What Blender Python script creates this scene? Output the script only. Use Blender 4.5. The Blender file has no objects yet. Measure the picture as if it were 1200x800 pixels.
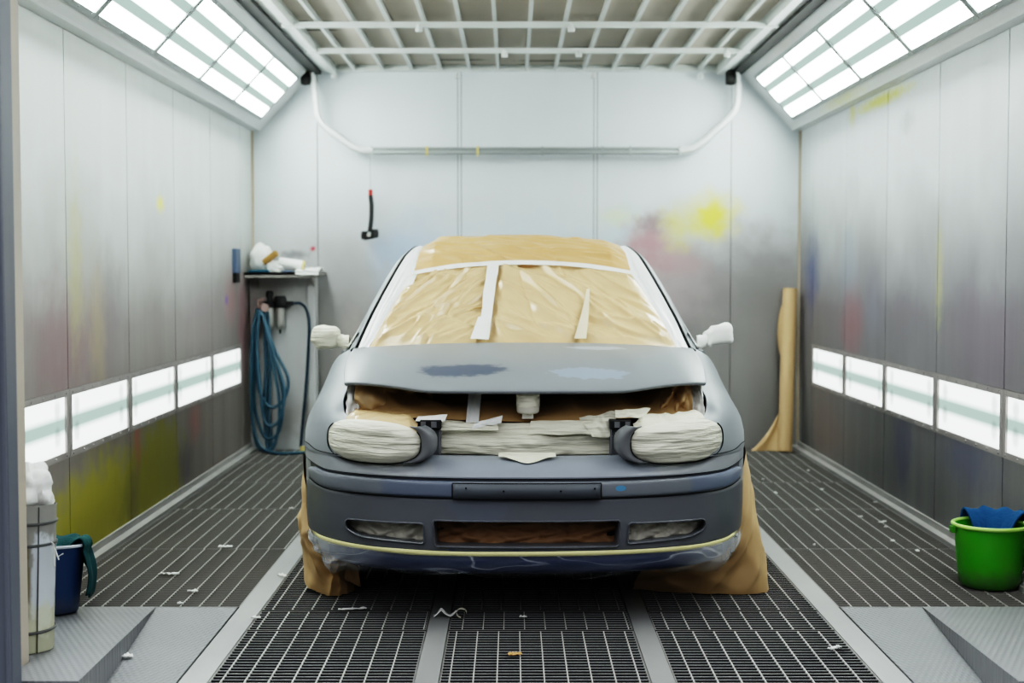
import bpy, bmesh, math, random
from mathutils import Vector, Matrix, noise
PI = math.pi
random.seed(7)
S = bpy.context.scene
COL = bpy.context.scene.collection

# ------------------------------------------------------------------ helpers
class MB:
    """collects geometry, builds ONE mesh object"""
    def __init__(s): s.v = []; s.f = []; s.m = []; s.cur = 0
    def add(s, vs, fs):
        o = len(s.v); s.v += [tuple(v) for v in vs]
        for f in fs: s.f.append(tuple(i + o for i in f)); s.m.append(s.cur)
        return s
    def box(s, x0, x1, y0, y1, z0, z1):
        vs = [(x, y, z) for z in (z0, z1) for y in (y0, y1) for x in (x0, x1)]
        return s.add(vs, [(0,2,3,1),(4,5,7,6),(0,1,5,4),(2,6,7,3),(0,4,6,2),(1,3,7,5)])
    def obox(s, c, ax, ay, az):
        c = Vector(c); ax = Vector(ax); ay = Vector(ay); az = Vector(az)
        vs = [c + ax*i + ay*j + az*k for k in (-1,1) for j in (-1,1) for i in (-1,1)]
        return s.add(vs, [(0,2,3,1),(4,5,7,6),(0,1,5,4),(2,6,7,3),(0,4,6,2),(1,3,7,5)])
    def grid(s, fn, nu, nv, cu=False):
        vs = []
        for j in range(nv + 1):
            for i in range(nu + (0 if cu else 1)): vs.append(fn(i/nu, j/nv))
        w = nu if cu else nu + 1
        fs = []
        for j in range(nv):
            for i in range(nu):
                a = j*w + i; b = j*w + (i+1) % w
                fs.append((a, b, b+w, a+w))
        return s.add(vs, fs)
    def tube(s, pts, r, n=10, cap=True, closed=False):
        pts = [Vector(p) for p in pts]; N = len(pts)
        rs = r if isinstance(r, (list, tuple)) else [r]*N
        vs = []; up = None
        for i, p in enumerate(pts):
            if closed: t = pts[(i+1) % N] - pts[i-1]
            else: t = pts[min(i+1, N-1)] - pts[max(i-1, 0)]
            if t.length < 1e-9: t = Vector((0,0,1))
            t.normalize()
            if up is None:
                up = Vector((0,0,1)) if abs(t.z) < .9 else Vector((1,0,0))
            u = (up - t*up.dot(t))
            if u.length < 1e-6: u = t.orthogonal()
            u.normalize(); w = t.cross(u); up = u
            for k in range(n):
                a = 2*PI*k/n
                vs.append(p + (u*math.cos(a) + w*math.sin(a))*rs[i])
        fs = []
        for i in range(N if closed else N-1):
            for k in range(n):
                a = i*n + k; b = i*n + (k+1) % n; i2 = ((i+1) % N)*n
                fs.append((a, b, i2 + (k+1) % n, i2 + k))
        if cap and not closed:
            fs.append(tuple(range(n))); fs.append(tuple((N-1)*n + k for k in range(n)))
        return s.add(vs, fs)
    def lathe(s, prof, n=32, c=(0,0,0), sx=1, sy=1, axis='z'):
        vs = []; fs = []
        for r, z in prof:
            for k in range(n):
                a = 2*PI*k/n
                if axis == 'z': vs.append((c[0] + r*sx*math.cos(a), c[1] + r*sy*math.sin(a), c[2] + z))
                else: vs.append((c[0] + z, c[1] + r*math.cos(a), c[2] + r*math.sin(a)))
        for j in range(len(prof)-1):
            for k in range(n):
                fs.append((j*n+k, j*n+(k+1) % n, (j+1)*n+(k+1) % n, (j+1)*n+k))
        return s.add(vs, fs)
    def build(s, name, mat, parent=None, smooth=35, weld=True):
        me = bpy.data.meshes.new(name)
        me.from_pydata(s.v, [], s.f)
        mats = mat if isinstance(mat, (list, tuple)) else [mat]
        for m in mats: me.materials.append(m)
        for p, mi in zip(me.polygons, s.m): p.material_index = mi
        bm = bmesh.new(); bm.from_mesh(me)
        if weld: bmesh.ops.remove_doubles(bm, verts=bm.verts, dist=1e-5)
        bmesh.ops.recalc_face_normals(bm, faces=bm.faces)
        bm.to_mesh(me); bm.free()
        if smooth:
            for p in me.polygons: p.use_smooth = True
            me.set_sharp_from_angle(angle=math.radians(smooth))
        o = bpy.data.objects.new(name, me); COL.objects.link(o)
        if parent: o.parent = parent
        return o

def thing(name, label, cat, loc=(0,0,0), rz=0, group=None):
    o = bpy.data.objects.new(name, None); COL.objects.link(o)
    o.empty_display_size = .1
    o.location = loc; o.rotation_euler = (0, 0, rz)
    o['label'] = label; o['category'] = cat
    if group: o['group'] = group
    return o
def tag(o, label, cat, group=None):
    o['label'] = label; o['category'] = cat
    if group: o['group'] = group
    return o
def struct(o): o['kind'] = 'structure'; return o
def mod(o, kind, **kw):
    m = o.modifiers.new(kind.lower(), kind)
    for k, v in kw.items(): setattr(m, k, v)
    return m
def apply_mods(o, smooth=30):
    dg = bpy.context.evaluated_depsgraph_get(); dg.update()
    me = bpy.data.meshes.new_from_object(o.evaluated_get(dg))
    o.modifiers.clear(); o.data = me
    for p in me.polygons: p.use_smooth = True
    me.set_sharp_from_angle(angle=math.radians(smooth))
def lerp(a, b, t): return a + (b-a)*t
def clamp(x, a=0., b=1.): return max(a, min(b, x))
def sstep(a, b, x):
    t = clamp((x-a)/(b-a)); return t*t*(3-2*t)
def interp(tab, x):
    if x <= tab[0][0]: return tab[0][1]
    for (x0, y0), (x1, y1) in zip(tab, tab[1:]):
        if x <= x1:
            t = (x-x0)/(x1-x0)
            if isinstance(y0, (tuple, list)): return tuple(lerp(p, q, t) for p, q in zip(y0, y1))
            return lerp(y0, y1, t)
    return tab[-1][1]
def cr(tab, x):
    """smooth (catmull-rom) table of vectors or floats"""
    n = len(tab)
    if x <= tab[0][0]: return tab[0][1]
    if x >= tab[-1][0]: return tab[-1][1]
    for i in range(n-1):
        if x <= tab[i+1][0]:
            x1, p1 = tab[i]; x2, p2 = tab[i+1]
            x0, p0 = tab[max(i-1, 0)]; x3, p3 = tab[min(i+2, n-1)]
            t = (x-x1)/(x2-x1); d = x2-x1
            def one(a0, a1, a2, a3):
                m1 = (a2-a0)/max(x2-x0, 1e-6)*d; m2 = (a3-a1)/max(x3-x1, 1e-6)*d
                return ((2*t**3-3*t*t+1)*a1 + (t**3-2*t*t+t)*m1 + (-2*t**3+3*t*t)*a2 + (t**3-t*t)*m2)
            if isinstance(p1, (tuple, list)): return tuple(one(*q) for q in zip(p0, p1, p2, p3))
            return one(p0, p1, p2, p3)
def nz(x, y, z=0.): return noise.noise(Vector((x, y, z)))
def crease(a, b, seed=0., fa=8., fb=1.5):
    """sharp fold lines running along b"""
    w = nz(a*fa*.5, b*fb, seed+9.)*.35
    return 1 - abs(nz(a*fa + w, b*fb, seed))*2.6
def crumple(p, seed=0., f=9.):
    v = noise.voronoi(Vector((p[0]*f+seed, p[1]*f, p[2]*f)))[0]
    return v[1]-v[0]

# ------------------------------------------------------------------ materials
def mat(name, col, rough=.5, metal=0., var=None, bump=None, blobs=(), grad=None, spec=.5, stretch=(1,1,1), coat=0, alpha=None, trans=0):
    m = bpy.data.materials.new(name); m.use_nodes = True
    nt = m.node_tree; N = nt.nodes; L = nt.links
    b = N['Principled BSDF']
    b.inputs['Roughness'].default_value = rough; b.inputs['Metallic'].default_value = metal
    b.inputs['Specular IOR Level'].default_value = spec
    if coat: b.inputs['Coat Weight'].default_value = coat; b.inputs['Coat Roughness'].default_value = .25
    if trans: b.inputs['Transmission Weight'].default_value = trans
    tc = N.new('ShaderNodeTexCoord'); mp = N.new('ShaderNodeMapping')
    mp.inputs['Scale'].default_value = stretch
    L.new(tc.outputs['Object'], mp.inputs['Vector'])
    col = tuple(col) + (1,)
    cur = None
    def mixn(fac, a, bb, mode='MIX'):
        mx = N.new('ShaderNodeMix'); mx.data_type = 'RGBA'; mx.blend_type = mode
        if hasattr(fac, 'is_linked'): L.new(fac, mx.inputs[0])
        else: mx.inputs[0].default_value = fac
        for s_, i in ((a, 6), (bb, 7)):
            if hasattr(s_, 'is_linked'): L.new(s_, mx.inputs[i])
            else: mx.inputs[i].default_value = s_
        return mx.outputs[2]
    cur = col
    if grad:                       # list of (z, colour): a vertical colour change with a ragged edge
        sp = N.new('ShaderNodeSeparateXYZ'); L.new(tc.outputs['Object'], sp.inputs[0])
        nn = N.new('ShaderNodeTexNoise'); nn.inputs['Scale'].default_value = 1.3; nn.inputs['Detail'].default_value = 3
        L.new(tc.outputs['Object'], nn.inputs['Vector'])
        ma = N.new('ShaderNodeMath'); ma.operation = 'MULTIPLY_ADD'; ma.inputs[1].default_value = .8
        L.new(nn.outputs['Fac'], ma.inputs[0]); L.new(sp.outputs['Z'], ma.inputs[2])
        mr = N.new('ShaderNodeMapRange'); z0 = grad[0][0]; z1 = grad[-1][0]
        mr.inputs[1].default_value = z0+.4; mr.inputs[2].default_value = z1+.4
        L.new(ma.outputs[0], mr.inputs[0])
        rp = N.new('ShaderNodeValToRGB'); cr_ = rp.color_ramp
        while len(cr_.elements) < len(grad): cr_.elements.new(.5)
        for e, (z, c) in zip(cr_.elements, grad): e.position = (z-z0)/(z1-z0); e.color = tuple(c)+(1,)
        L.new(mr.outputs[0], rp.inputs[0]); cur = rp.outputs[0]
    if var:
        sc, amt, c2 = var
        nn = N.new('ShaderNodeTexNoise'); nn.inputs['Scale'].default_value = sc; nn.inputs['Detail'].default_value = 5
        L.new(mp.outputs[0], nn.inputs['Vector'])
        mr = N.new('ShaderNodeMapRange'); mr.inputs[1].default_value = .35; mr.inputs[2].default_value = .72; mr.inputs[4].default_value = amt
        L.new(nn.outputs['Fac'], mr.inputs[0])
        cur = mixn(mr.outputs[0], cur, tuple(c2)+(1,))
    for c, r, cc, st in blobs:
        vs = N.new('ShaderNodeVectorMath'); vs.operation = 'SUBTRACT'; vs.inputs[1].default_value = c
        dn = N.new('ShaderNodeTexNoise'); dn.inputs['Scale'].default_value = 2.2/max(.08, min(r)); dn.inputs['Detail'].default_value = 3
        L.new(tc.outputs['Object'], dn.inputs['Vector'])
        L.new(tc.outputs['Object'], vs.inputs[0])
        vm = N.new('ShaderNodeVectorMath'); vm.operation = 'MULTIPLY'; vm.inputs[1].default_value = tuple(1/q for q in r)
        L.new(vs.outputs[0], vm.inputs[0])
        ln = N.new('ShaderNodeVectorMath'); ln.operation = 'LENGTH'; L.new(vm.outputs[0], ln.inputs[0])
        ad = N.new('ShaderNodeMath'); ad.operation = 'MULTIPLY_ADD'; ad.inputs[1].default_value = .9
        L.new(dn.outputs['Fac'], ad.inputs[0]); L.new(ln.outputs['Value'], ad.inputs[2])
        mr = N.new('ShaderNodeMapRange'); mr.interpolation_type = 'SMOOTHSTEP'
        mr.inputs[1].default_value = .55; mr.inputs[2].default_value = 1.45
        if len(cc) == 4: mr.inputs[1].default_value = 1.3-cc[3]/2; mr.inputs[2].default_value = 1.3+cc[3]/2; cc = cc[:3]
        mr.inputs[3].default_value = st; mr.inputs[4].default_value = 0
        L.new(ad.outputs[0], mr.inputs[0])
        cur = mixn(mr.outputs[0], cur, tuple(cc)+(1,))
    if hasattr(cur, 'is_linked'): L.new(cur, b.inputs['Base Color'])
    else: b.inputs['Base Color'].default_value = cur
    if bump:
        sc, st = bump[:2]
        nn = N.new('ShaderNodeTexNoise'); nn.inputs['Scale'].default_value = sc; nn.inputs['Detail'].default_value = 4
        L.new(mp.outputs[0], nn.inputs['Vector'])
        bp = N.new('ShaderNodeBump'); bp.inputs['Strength'].default_value = st; bp.inputs['Distance'].default_value = bump[2] if len(bump) > 2 else .01
        L.new(nn.outputs['Fac'], bp.inputs['Height']); L.new(bp.outputs[0], b.inputs['Normal'])
    if alpha is not None: b.inputs['Alpha'].default_value = alpha
    return m

def lamp_mat(name, axis, bands, period, e_hi, e_lo, tint=(.93,1,.97), dots=()):
    """frosted lamp cover lit by tubes behind it: brighter bands over the tubes"""
    m = bpy.data.materials.new(name); m.use_nodes = True
    nt = m.node_tree; N = nt.nodes; L = nt.links
    for n in list(N): N.remove(n)
    out = N.new('ShaderNodeOutputMaterial'); em = N.new('ShaderNodeEmission'); gl = N.new('ShaderNodeBsdfGlossy')
    gl.inputs['Roughness'].default_value = .25; gl.inputs['Color'].default_value = (.05,.05,.05,1)
    ad = N.new('ShaderNodeAddShader')
    tc = N.new('ShaderNodeTexCoord'); sp = N.new('ShaderNodeSeparateXYZ'); L.new(tc.outputs['Object'], sp.inputs[0])
    rp = N.new('ShaderNodeValToRGB')
    mr = N.new('ShaderNodeMapRange'); mr.inputs[1].default_value = -period/2; mr.inputs[2].default_value = period/2
    L.new(sp.outputs[axis], mr.inputs[0]); L.new(mr.outputs[0], rp.inputs[0])
    while len(rp.color_ramp.elements) < len(bands): rp.color_ramp.elements.new(.5)
    for e, (p, v) in zip(rp.color_ramp.elements, bands): e.position = p; e.color = (v, v, v, 1)
    m2 = N.new('ShaderNodeMapRange'); m2.inputs[3].default_value = e_lo; m2.inputs[4].default_value = e_hi
    L.new(rp.outputs[0], m2.inputs[0])
    cur = m2.outputs[0]
    for c, r in dots:
        vs = N.new('ShaderNodeVectorMath'); vs.operation = 'DISTANCE'; vs.inputs[1].default_value = c
        L.new(tc.outputs['Object'], vs.inputs[0])
        q = N.new('ShaderNodeMapRange'); q.interpolation_type = 'SMOOTHSTEP'; q.inputs[1].default_value = r*.3; q.inputs[2].default_value = r; q.inputs[3].default_value = .6; q.inputs[4].default_value = 1
        L.new(vs.outputs['Value'], q.inputs[0])
        mu = N.new('ShaderNodeMath'); mu.operation = 'MULTIPLY'; L.new(cur, mu.inputs[0]); L.new(q.outputs[0], mu.inputs[1]); cur = mu.outputs[0]
    L.new(cur, em.inputs['Strength'])
    mc = N.new('ShaderNodeMix'); mc.data_type = 'RGBA'; mc.inputs[6].default_value = (.74,1,.90,1); mc.inputs[7].default_value = tint + (1,)
    L.new(rp.outputs[0], mc.inputs[0]); L.new(mc.outputs[2], em.inputs['Color'])
    L.new(em.outputs[0], ad.inputs[0]); L.new(gl.outputs[0], ad.inputs[1]); L.new(ad.outputs[0], out.inputs[0])
    return m

def film_mat():
    m = bpy.data.materials.new('plastic_film'); m.use_nodes = True
    nt = m.node_tree; N = nt.nodes; L = nt.links
    for n in list(N): N.remove(n)
    out = N.new('ShaderNodeOutputMaterial'); tr = N.new('ShaderNodeBsdfTransparent'); pb = N.new('ShaderNodeBsdfPrincipled')
    pb.inputs['Base Color'].default_value = (.75,.78,.82,1); pb.inputs['Roughness'].default_value = .22
    tr.inputs[0].default_value = (.93,.94,.96,1)
    mx = N.new('ShaderNodeMixShader')
    tc = N.new('ShaderNodeTexCoord'); mp = N.new('ShaderNodeMapping'); mp.inputs['Scale'].default_value = (.75, .75, 5.0); mp.inputs['Rotation'].default_value = (0, .28, .1)
    L.new(tc.outputs['Object'], mp.inputs[0])
    nn = N.new('ShaderNodeTexNoise'); nn.inputs['Scale'].default_value = 2.6; nn.inputs['Detail'].default_value = 1.5; nn.inputs['Distortion'].default_value = .3
    L.new(mp.outputs[0], nn.inputs['Vector'])
    # thin wrinkle lines where the noise crosses its middle
    a = N.new('ShaderNodeMath'); a.operation = 'SUBTRACT'; a.inputs[1].default_value = .5; L.new(nn.outputs['Fac'], a.inputs[0])
    b = N.new('ShaderNodeMath'); b.operation = 'ABSOLUTE'; L.new(a.outputs[0], b.inputs[0])
    r = N.new('ShaderNodeMapRange'); r.inputs[1].default_value = 0; r.inputs[2].default_value = .010; r.inputs[3].default_value = .28; r.inputs[4].default_value = .05
    L.new(b.outputs[0], r.inputs[0])
    # more gathered towards the two corners of the bumper
    sp = N.new('ShaderNodeSeparateXYZ'); L.new(tc.outputs['Object'], sp.inputs[0])
    ax = N.new('ShaderNodeMath'); ax.operation = 'ABSOLUTE'; L.new(sp.outputs['X'], ax.inputs[0])
    r2 = N.new('ShaderNodeMapRange'); r2.inputs[1].default_value = .5; r2.inputs[2].default_value = .82; r2.inputs[4].default_value = .34
    L.new(ax.outputs[0], r2.inputs[0])
    s_ = N.new('ShaderNodeMath'); s_.operation = 'ADD'; s_.use_clamp = True; L.new(r.outputs[0], s_.inputs[0]); L.new(r2.outputs[0], s_.inputs[1])
    L.new(s_.outputs[0], mx.inputs[0]); L.new(tr.outputs[0], mx.inputs[1]); L.new(pb.outputs[0], mx.inputs[2]); L.new(mx.outputs[0], out.inputs[0])
    bp = N.new('ShaderNodeBump'); bp.inputs['Strength'].default_value = .5; bp.inputs['Distance'].default_value = .01
    L.new(nn.outputs['Fac'], bp.inputs['Height']); L.new(bp.outputs[0], pb.inputs['Normal'])
    return m

def tread_mat():
    m = mat('tread_plate', (.25,.255,.265), .45, .2, var=(3., .5, (.20,.20,.21)))
    nt = m.node_tree; N = nt.nodes; L = nt.links; b = N['Principled BSDF']
    tc = N.new('ShaderNodeTexCoord')
    hs = []
    for sgn in (1, -1):
        mp = N.new('ShaderNodeMapping'); mp.inputs['Rotation'].default_value = (0, 0, sgn*PI/4); mp.inputs['Scale'].default_value = (60, 26, 1)
        L.new(tc.outputs['Object'], mp.inputs[0])
        vo = N.new('ShaderNodeTexVoronoi'); vo.inputs['Randomness'].default_value = .0; vo.inputs['Scale'].default_value = 1
        L.new(mp.outputs[0], vo.inputs['Vector'])
        r = N.new('ShaderNodeMapRange'); r.inputs[1].default_value = .15; r.inputs[2].default_value = .42; r.inputs[3].default_value = 1; r.inputs[4].default_value = 0
        L.new(vo.outputs['Distance'], r.inputs[0]); hs.append(r.outputs[0])
    mxx = N.new('ShaderNodeMath'); mxx.operation = 'MAXIMUM'; L.new(hs[0], mxx.inputs[0]); L.new(hs[1], mxx.inputs[1])
    bp = N.new('ShaderNodeBump'); bp.inputs['Strength'].default_value = .6; bp.inputs['Distance'].default_value = .003
    L.new(mxx.outputs[0], bp.inputs['Height']); L.new(bp.outputs[0], b.inputs['Normal'])
    return m

WHITE_M = (.70,.73,.73)
M = {}
YEL = (.62,.58,.02)
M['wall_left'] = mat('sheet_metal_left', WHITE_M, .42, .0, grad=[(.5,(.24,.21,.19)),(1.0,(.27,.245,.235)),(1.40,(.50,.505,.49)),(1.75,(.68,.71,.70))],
    var=(1.4,.2,(.50,.49,.48)), stretch=(1,3.5,.35), bump=(3.,.08,.02), blobs=[
    ((-1.93,6.15,1.0),(.3,.75,.45),(.27,.17,.18),.65), ((-1.93,6.30,1.35),(.3,.16,.55),(.50,.48,.20),.55),
    ((-1.93,6.80,1.02),(.3,.45,.5),(.24,.21,.22),.65), ((-1.93,6.62,1.05),(.3,.2,.5),(.45,.36,.20),.45),
    ((-1.93,8.9,1.0),(.3,.9,.35),(.36,.31,.32),.5), ((-1.93,7.83,1.68),(.2,.13,.07),(.80,.76,.10),.8),
    ((-1.93,6.75,.10),(.3,1.25,.36),(.38,.35,.04,.55),.95), ((-1.93,7.65,.20),(.3,.75,.34),(.28,.26,.04,.6),.92),
    ((-1.93,7.30,.45),(.3,.10,.24),(.38,.15,.13),.8), ((-1.93,8.62,.40),(.3,.22,.2),(.42,.16,.14),.5),
    ((-1.93,8.35,.16),(.3,.3,.22),(.16,.14,.17),.7), ((-1.93,7.2,.1),(.3,.18,.4),(.20,.18,.08),.7),
    ((-1.93,9.75,1.12),(.3,.28,.3),(.50,.25,.26),.4), ((-1.93,9.62,1.12),(.08,.07,.05),(.2,.12,.5),.9), ((-1.93,10.2,.9),(.3,.3,.6),(.36,.20,.22),.6)])
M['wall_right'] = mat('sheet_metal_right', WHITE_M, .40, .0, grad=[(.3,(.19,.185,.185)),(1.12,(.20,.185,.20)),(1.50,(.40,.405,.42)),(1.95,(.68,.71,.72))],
    var=(1.2,.2,(.45,.45,.46)), stretch=(1,3.5,.35), bump=(3.,.08,.02), blobs=[
    ((2.14,10.15,1.28),(.3,.32,.42),(.13,.15,.29),.85), ((2.14,9.05,1.35),(.3,.35,.4),(.33,.37,.44),.6),
    ((2.14,8.95,.98),(.3,.45,.34),(.30,.16,.17),.75), ((2.14,8.45,1.1),(.3,.3,.35),(.24,.25,.32),.5), ((2.14,7.75,1.05),(.3,.6,.28),(.20,.18,.20),.6),
    ((2.14,7.13,1.30),(.3,.09,.42),(.48,.47,.24),.7), ((2.14,6.4,1.0),(.3,.75,.42),(.22,.18,.22),.65),
    ((2.14,7.75,.36),(.3,.28,.36),(.12,.125,.20),.75), ((2.14,6.65,.42),(.3,.6,.22),(.15,.155,.23),.7), ((2.14,9.6,.25),(.3,.8,.4),(.26,.20,.19),.5),
    ((2.14,8.3,2.30),(.3,.9,.06),(.62,.60,.05),.85), ((2.14,9.0,2.3),(.2,.12,.12),(.6,.58,.08),.6), ((2.14,7.75,2.12),(.3,.22,.10),(.35,.36,.36),.5)])
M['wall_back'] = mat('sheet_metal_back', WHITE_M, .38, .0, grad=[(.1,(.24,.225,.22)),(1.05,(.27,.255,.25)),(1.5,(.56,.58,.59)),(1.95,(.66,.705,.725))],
    var=(1.2,.2,(.52,.52,.53)), stretch=(2.5,1,.5), bump=(3.,.07,.02), blobs=[
    ((-.75,10.59,1.46),(.45,.4,.42),(.42,.52,.68),.75), ((-.62,10.59,1.3),(.3,.4,.3),(.36,.46,.62),.6), ((.1,10.59,1.48),(1.0,.3,.4),(.55,.64,.72),.6), ((.9,10.59,1.55),(.35,.4,.3),(.50,.62,.68),.6),
    ((1.75,10.59,1.15),(.9,.4,.75),(.25,.235,.235),.75), ((1.15,10.59,1.15),(.55,.4,.35),(.42,.36,.37),.7),
    ((1.02,10.59,1.52),(.30,.3,.28),(.42,.20,.21),.8), ((1.22,10.59,1.40),(.32,.3,.2),(.44,.29,.30),.55), ((1.05,10.59,1.68),(.2,.3,.13),(.26,.17,.17),.7),
    ((1.50,10.59,1.73),(.27,.3,.27),(.72,.68,.08),.95), ((1.24,10.59,1.66),(.20,.3,.25),(.64,.61,.14),.7), ((.78,10.59,1.72),(.20,.3,.12),(.66,.72,.42),.5),
    ((-1.62,10.59,1.44),(.16,.3,.05),(.14,.13,.14),.6), ((-1.48,10.59,1.48),(.035,.3,.03),(.45,.02,.05),.95), ((-1.75,10.59,1.39),(.08,.3,.05),(.2,.2,.2),.55),
    ((-1.9,10.59,.6),(.25,.3,1.),(.40,.30,.28),.5), ((-1.15,10.59,.7),(.2,.3,.5),(.45,.40,.36),.5)])
M['seam'] = mat('seam_dark', (.10,.10,.10), .7)
M['trim_white'] = mat('painted_trim', (.66,.68,.67), .4, var=(2.5,.4,(.55,.55,.53)))
M['corner_seal'] = mat('corner_seal', (.50,.44,.35), .6, var=(3.,.8,(.40,.30,.20)))
M['cove'] = mat('cove_white', (.68,.70,.70), .35, var=(1.2,.4,(.58,.60,.60)), blobs=[((1.98,8.9,2.37),(.2,.9,.05),(.62,.60,.10),.6), ((1.80,9.0,2.75),(.3,1.,.08),(.50,.36,.26),.35)])
M['lamp_frame'] = mat('lamp_frame', (.36,.39,.39), .4, .2)
M['wall_frame'] = mat('wall_lamp_frame', (.40,.37,.36), .45, .2, var=(4.,.6,(.27,.24,.25)))
M['beige'] = mat('jamb_beige', (.50,.44,.36), .5, var=(2.,.6,(.42,.40,.38)))
M['post_blue'] = mat('post_bluegrey', (.13,.14,.17), .45, var=(2.,.6,(.18,.19,.22)), stretch=(1,1,.2))
M['filter'] = mat('ceiling_filter', (.50,.46,.40), .95, var=(.9,.6,(.42,.38,.33)), bump=(60,.25,.004), blobs=[
    ((-1.22,9.05,2.83),(.16,.035,.1),(.03,.03,.03,.3),.9), ((-1.25,8.75,2.83),(.30,.05,.1),(.05,.05,.05,.5),.7), ((-1.3,9.9,2.83),(.2,.04,.1),(.05,.05,.05,.5),.7),
    ((.42,8.85,2.83),(.22,.05,.1),(.05,.05,.05,.5),.8), ((.55,9.75,2.83),(.26,.05,.1),(.05,.05,.05,.5),.8), ((-.38,10.3,2.83),(.22,.05,.1),(.07,.06,.06,.5),.7), ((.3,10.35,2.83),(.3,.05,.1),(.07,.06,.06,.5),.7),
    ((.2,8.9,2.83),(1.5,.03,.1),(.30,.18,.10,.5),.6)])
M['lattice'] = mat('lattice_white', (.62,.65,.64), .4, var=(6.,.4,(.54,.54,.50)))
M['dark_rail'] = mat('dark_rail', (.016,.016,.015), .6)
M['white_pipe'] = mat('pipe_white', (.62,.64,.63), .3)
M['grey_rail'] = mat('rail_grey', (.42,.45,.45), .3, .5)
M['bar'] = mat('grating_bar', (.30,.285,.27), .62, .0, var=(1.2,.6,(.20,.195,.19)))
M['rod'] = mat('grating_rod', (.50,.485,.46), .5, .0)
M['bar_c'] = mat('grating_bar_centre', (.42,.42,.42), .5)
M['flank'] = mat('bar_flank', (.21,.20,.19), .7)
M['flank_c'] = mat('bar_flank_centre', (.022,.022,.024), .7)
M['bar_edge'] = mat('grating_bar_edge', (.30,.29,.28), .5, .2)
M['beam'] = mat('floor_beam_steel', (.36,.36,.355), .42, .2, var=(1.6,.6,(.27,.27,.27)), bump=(40,.06,.003))
M['pit'] = mat('pit_dark', (.006,.006,.008), .95)
M['kerb'] = mat('kerb_grey', (.42,.41,.40), .6, var=(3.,.6,(.30,.29,.28)))
M['concrete'] = mat('workshop_concrete', (.10,.10,.10), .6, var=(2.,.5,(.08,.08,.08)))
M['tread'] = tread_mat()
M['paint'] = mat('primer_grey', (.215,.232,.248), .46, 0., spec=.35, var=(2.2,.35,(.235,.255,.285)), bump=(9.,.02,.01), blobs=[
    ((.78,.5,.52),(.22,.4,.10),(.13,.15,.21,.3),.6), ((-.35,.0,.53),(.26,.2,.06),(.15,.175,.24,.4),.5)])
M['hood_paint'] = mat('hood_primer', (.225,.24,.255), .40, 0., spec=.4, var=(2.2,.3,(.195,.21,.225)), bump=(9.,.02,.01), blobs=[
    ((-.24,.40,.91),(.20,.10,.2),(.06,.076,.12,.35),.9), ((.245,.36,.90),(.18,.085,.2),(.27,.32,.40,.2),.8), ((.31,.92,.97),(.14,.08,.2),(.42,.46,.52,.2),.7)])
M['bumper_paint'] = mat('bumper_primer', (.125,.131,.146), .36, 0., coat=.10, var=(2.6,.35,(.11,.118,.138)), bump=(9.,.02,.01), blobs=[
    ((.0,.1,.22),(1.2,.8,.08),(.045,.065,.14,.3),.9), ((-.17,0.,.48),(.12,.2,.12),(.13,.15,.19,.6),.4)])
M['bumper_lit'] = mat('bumper_lit_primer', (.29,.305,.325), .36, 0., var=(2.2,.35,(.22,.24,.27)), bump=(9.,.02,.01), blobs=[((.05,.1,.60),(.50,.3,.2),(.22,.245,.295,.2),.6)])  # bumper primer again, lighter: light on its upper face put into the colour
M['strip_paint'] = mat('strip_primer', (.175,.188,.21), .36, 0., coat=.1, var=(3.,.4,(.13,.145,.18)), blobs=[
    ((.72,.25,.52),(.17,.4,.2),(.14,.165,.23,.2),.85), ((-.38,.0,.52),(.17,.3,.2),(.13,.155,.215,.3),.8), ((.345,-.01,.525),(.022,.1,.012),(.10,.28,.48,.2),.9)])
M['plate_grey'] = mat('plate_recess', (.085,.092,.105), .5, var=(3.,.7,(.11,.128,.15)))
M['black'] = mat('black_plastic', (.015,.015,.016), .5)
M['gap'] = mat('gap_black', (.008,.008,.01), .8)
M['grey_plastic'] = mat('grey_plastic', (.15,.155,.165), .5)
M['rubber'] = mat('tyre_rubber', (.02,.02,.02), .8)
M['alloy'] = mat('wheel_steel', (.4,.4,.41), .35, .8)
M['glass'] = mat('dark_glass', (.03,.035,.04), .08)
M['kraft'] = mat('brown_paper', (.62,.435,.24), .55, var=(3.,.5,(.55,.38,.20)), bump=(14.,.25,.006))
M['kraft_roof'] = mat('brown_paper_roof', (.57,.36,.175), .30, var=(3.,.5,(.60,.44,.24)), bump=(16.,.2,.004))
M['kraft_pale'] = mat('brown_paper_pale', (.64,.47,.275), .27, var=(2.5,.5,(.60,.46,.28)), bump=(12.,.2,.005))
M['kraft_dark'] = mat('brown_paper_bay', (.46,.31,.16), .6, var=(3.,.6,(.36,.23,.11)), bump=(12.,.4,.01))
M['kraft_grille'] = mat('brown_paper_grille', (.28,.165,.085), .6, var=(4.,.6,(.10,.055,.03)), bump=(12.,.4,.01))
M['tape'] = mat('masking_tape', (.74,.72,.60), .6, var=(9.,.6,(.62,.60,.48)), bump=(13.,1.,.012), stretch=(.5,1,5))
M['tape_head'] = mat('masking_tape_strips', (.76,.74,.63), .55, var=(7.,.6,(.62,.60,.50)), bump=(16.,1.,.012), stretch=(.35,1,6))
M['tape_white'] = mat('white_tape', (.80,.81,.79), .5, var=(6.,.4,(.70,.70,.66)), bump=(20.,.3,.003))
M['tape_clear'] = mat('clear_tape', (.72,.64,.48), .3, bump=(20.,.3,.003))
M['film_white'] = mat('white_masking_sheet', (.80,.82,.83), .35, var=(4.,.5,(.68,.70,.71)), bump=(14.,.4,.006))
M['yellow_tape'] = mat('yellow_tape', (.66,.62,.30), .5, var=(8.,.5,(.58,.55,.30)))
M['film'] = film_mat()
M['paper_white'] = mat('white_paper', (.80,.80,.78), .7, bump=(18.,.3,.005))
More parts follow.
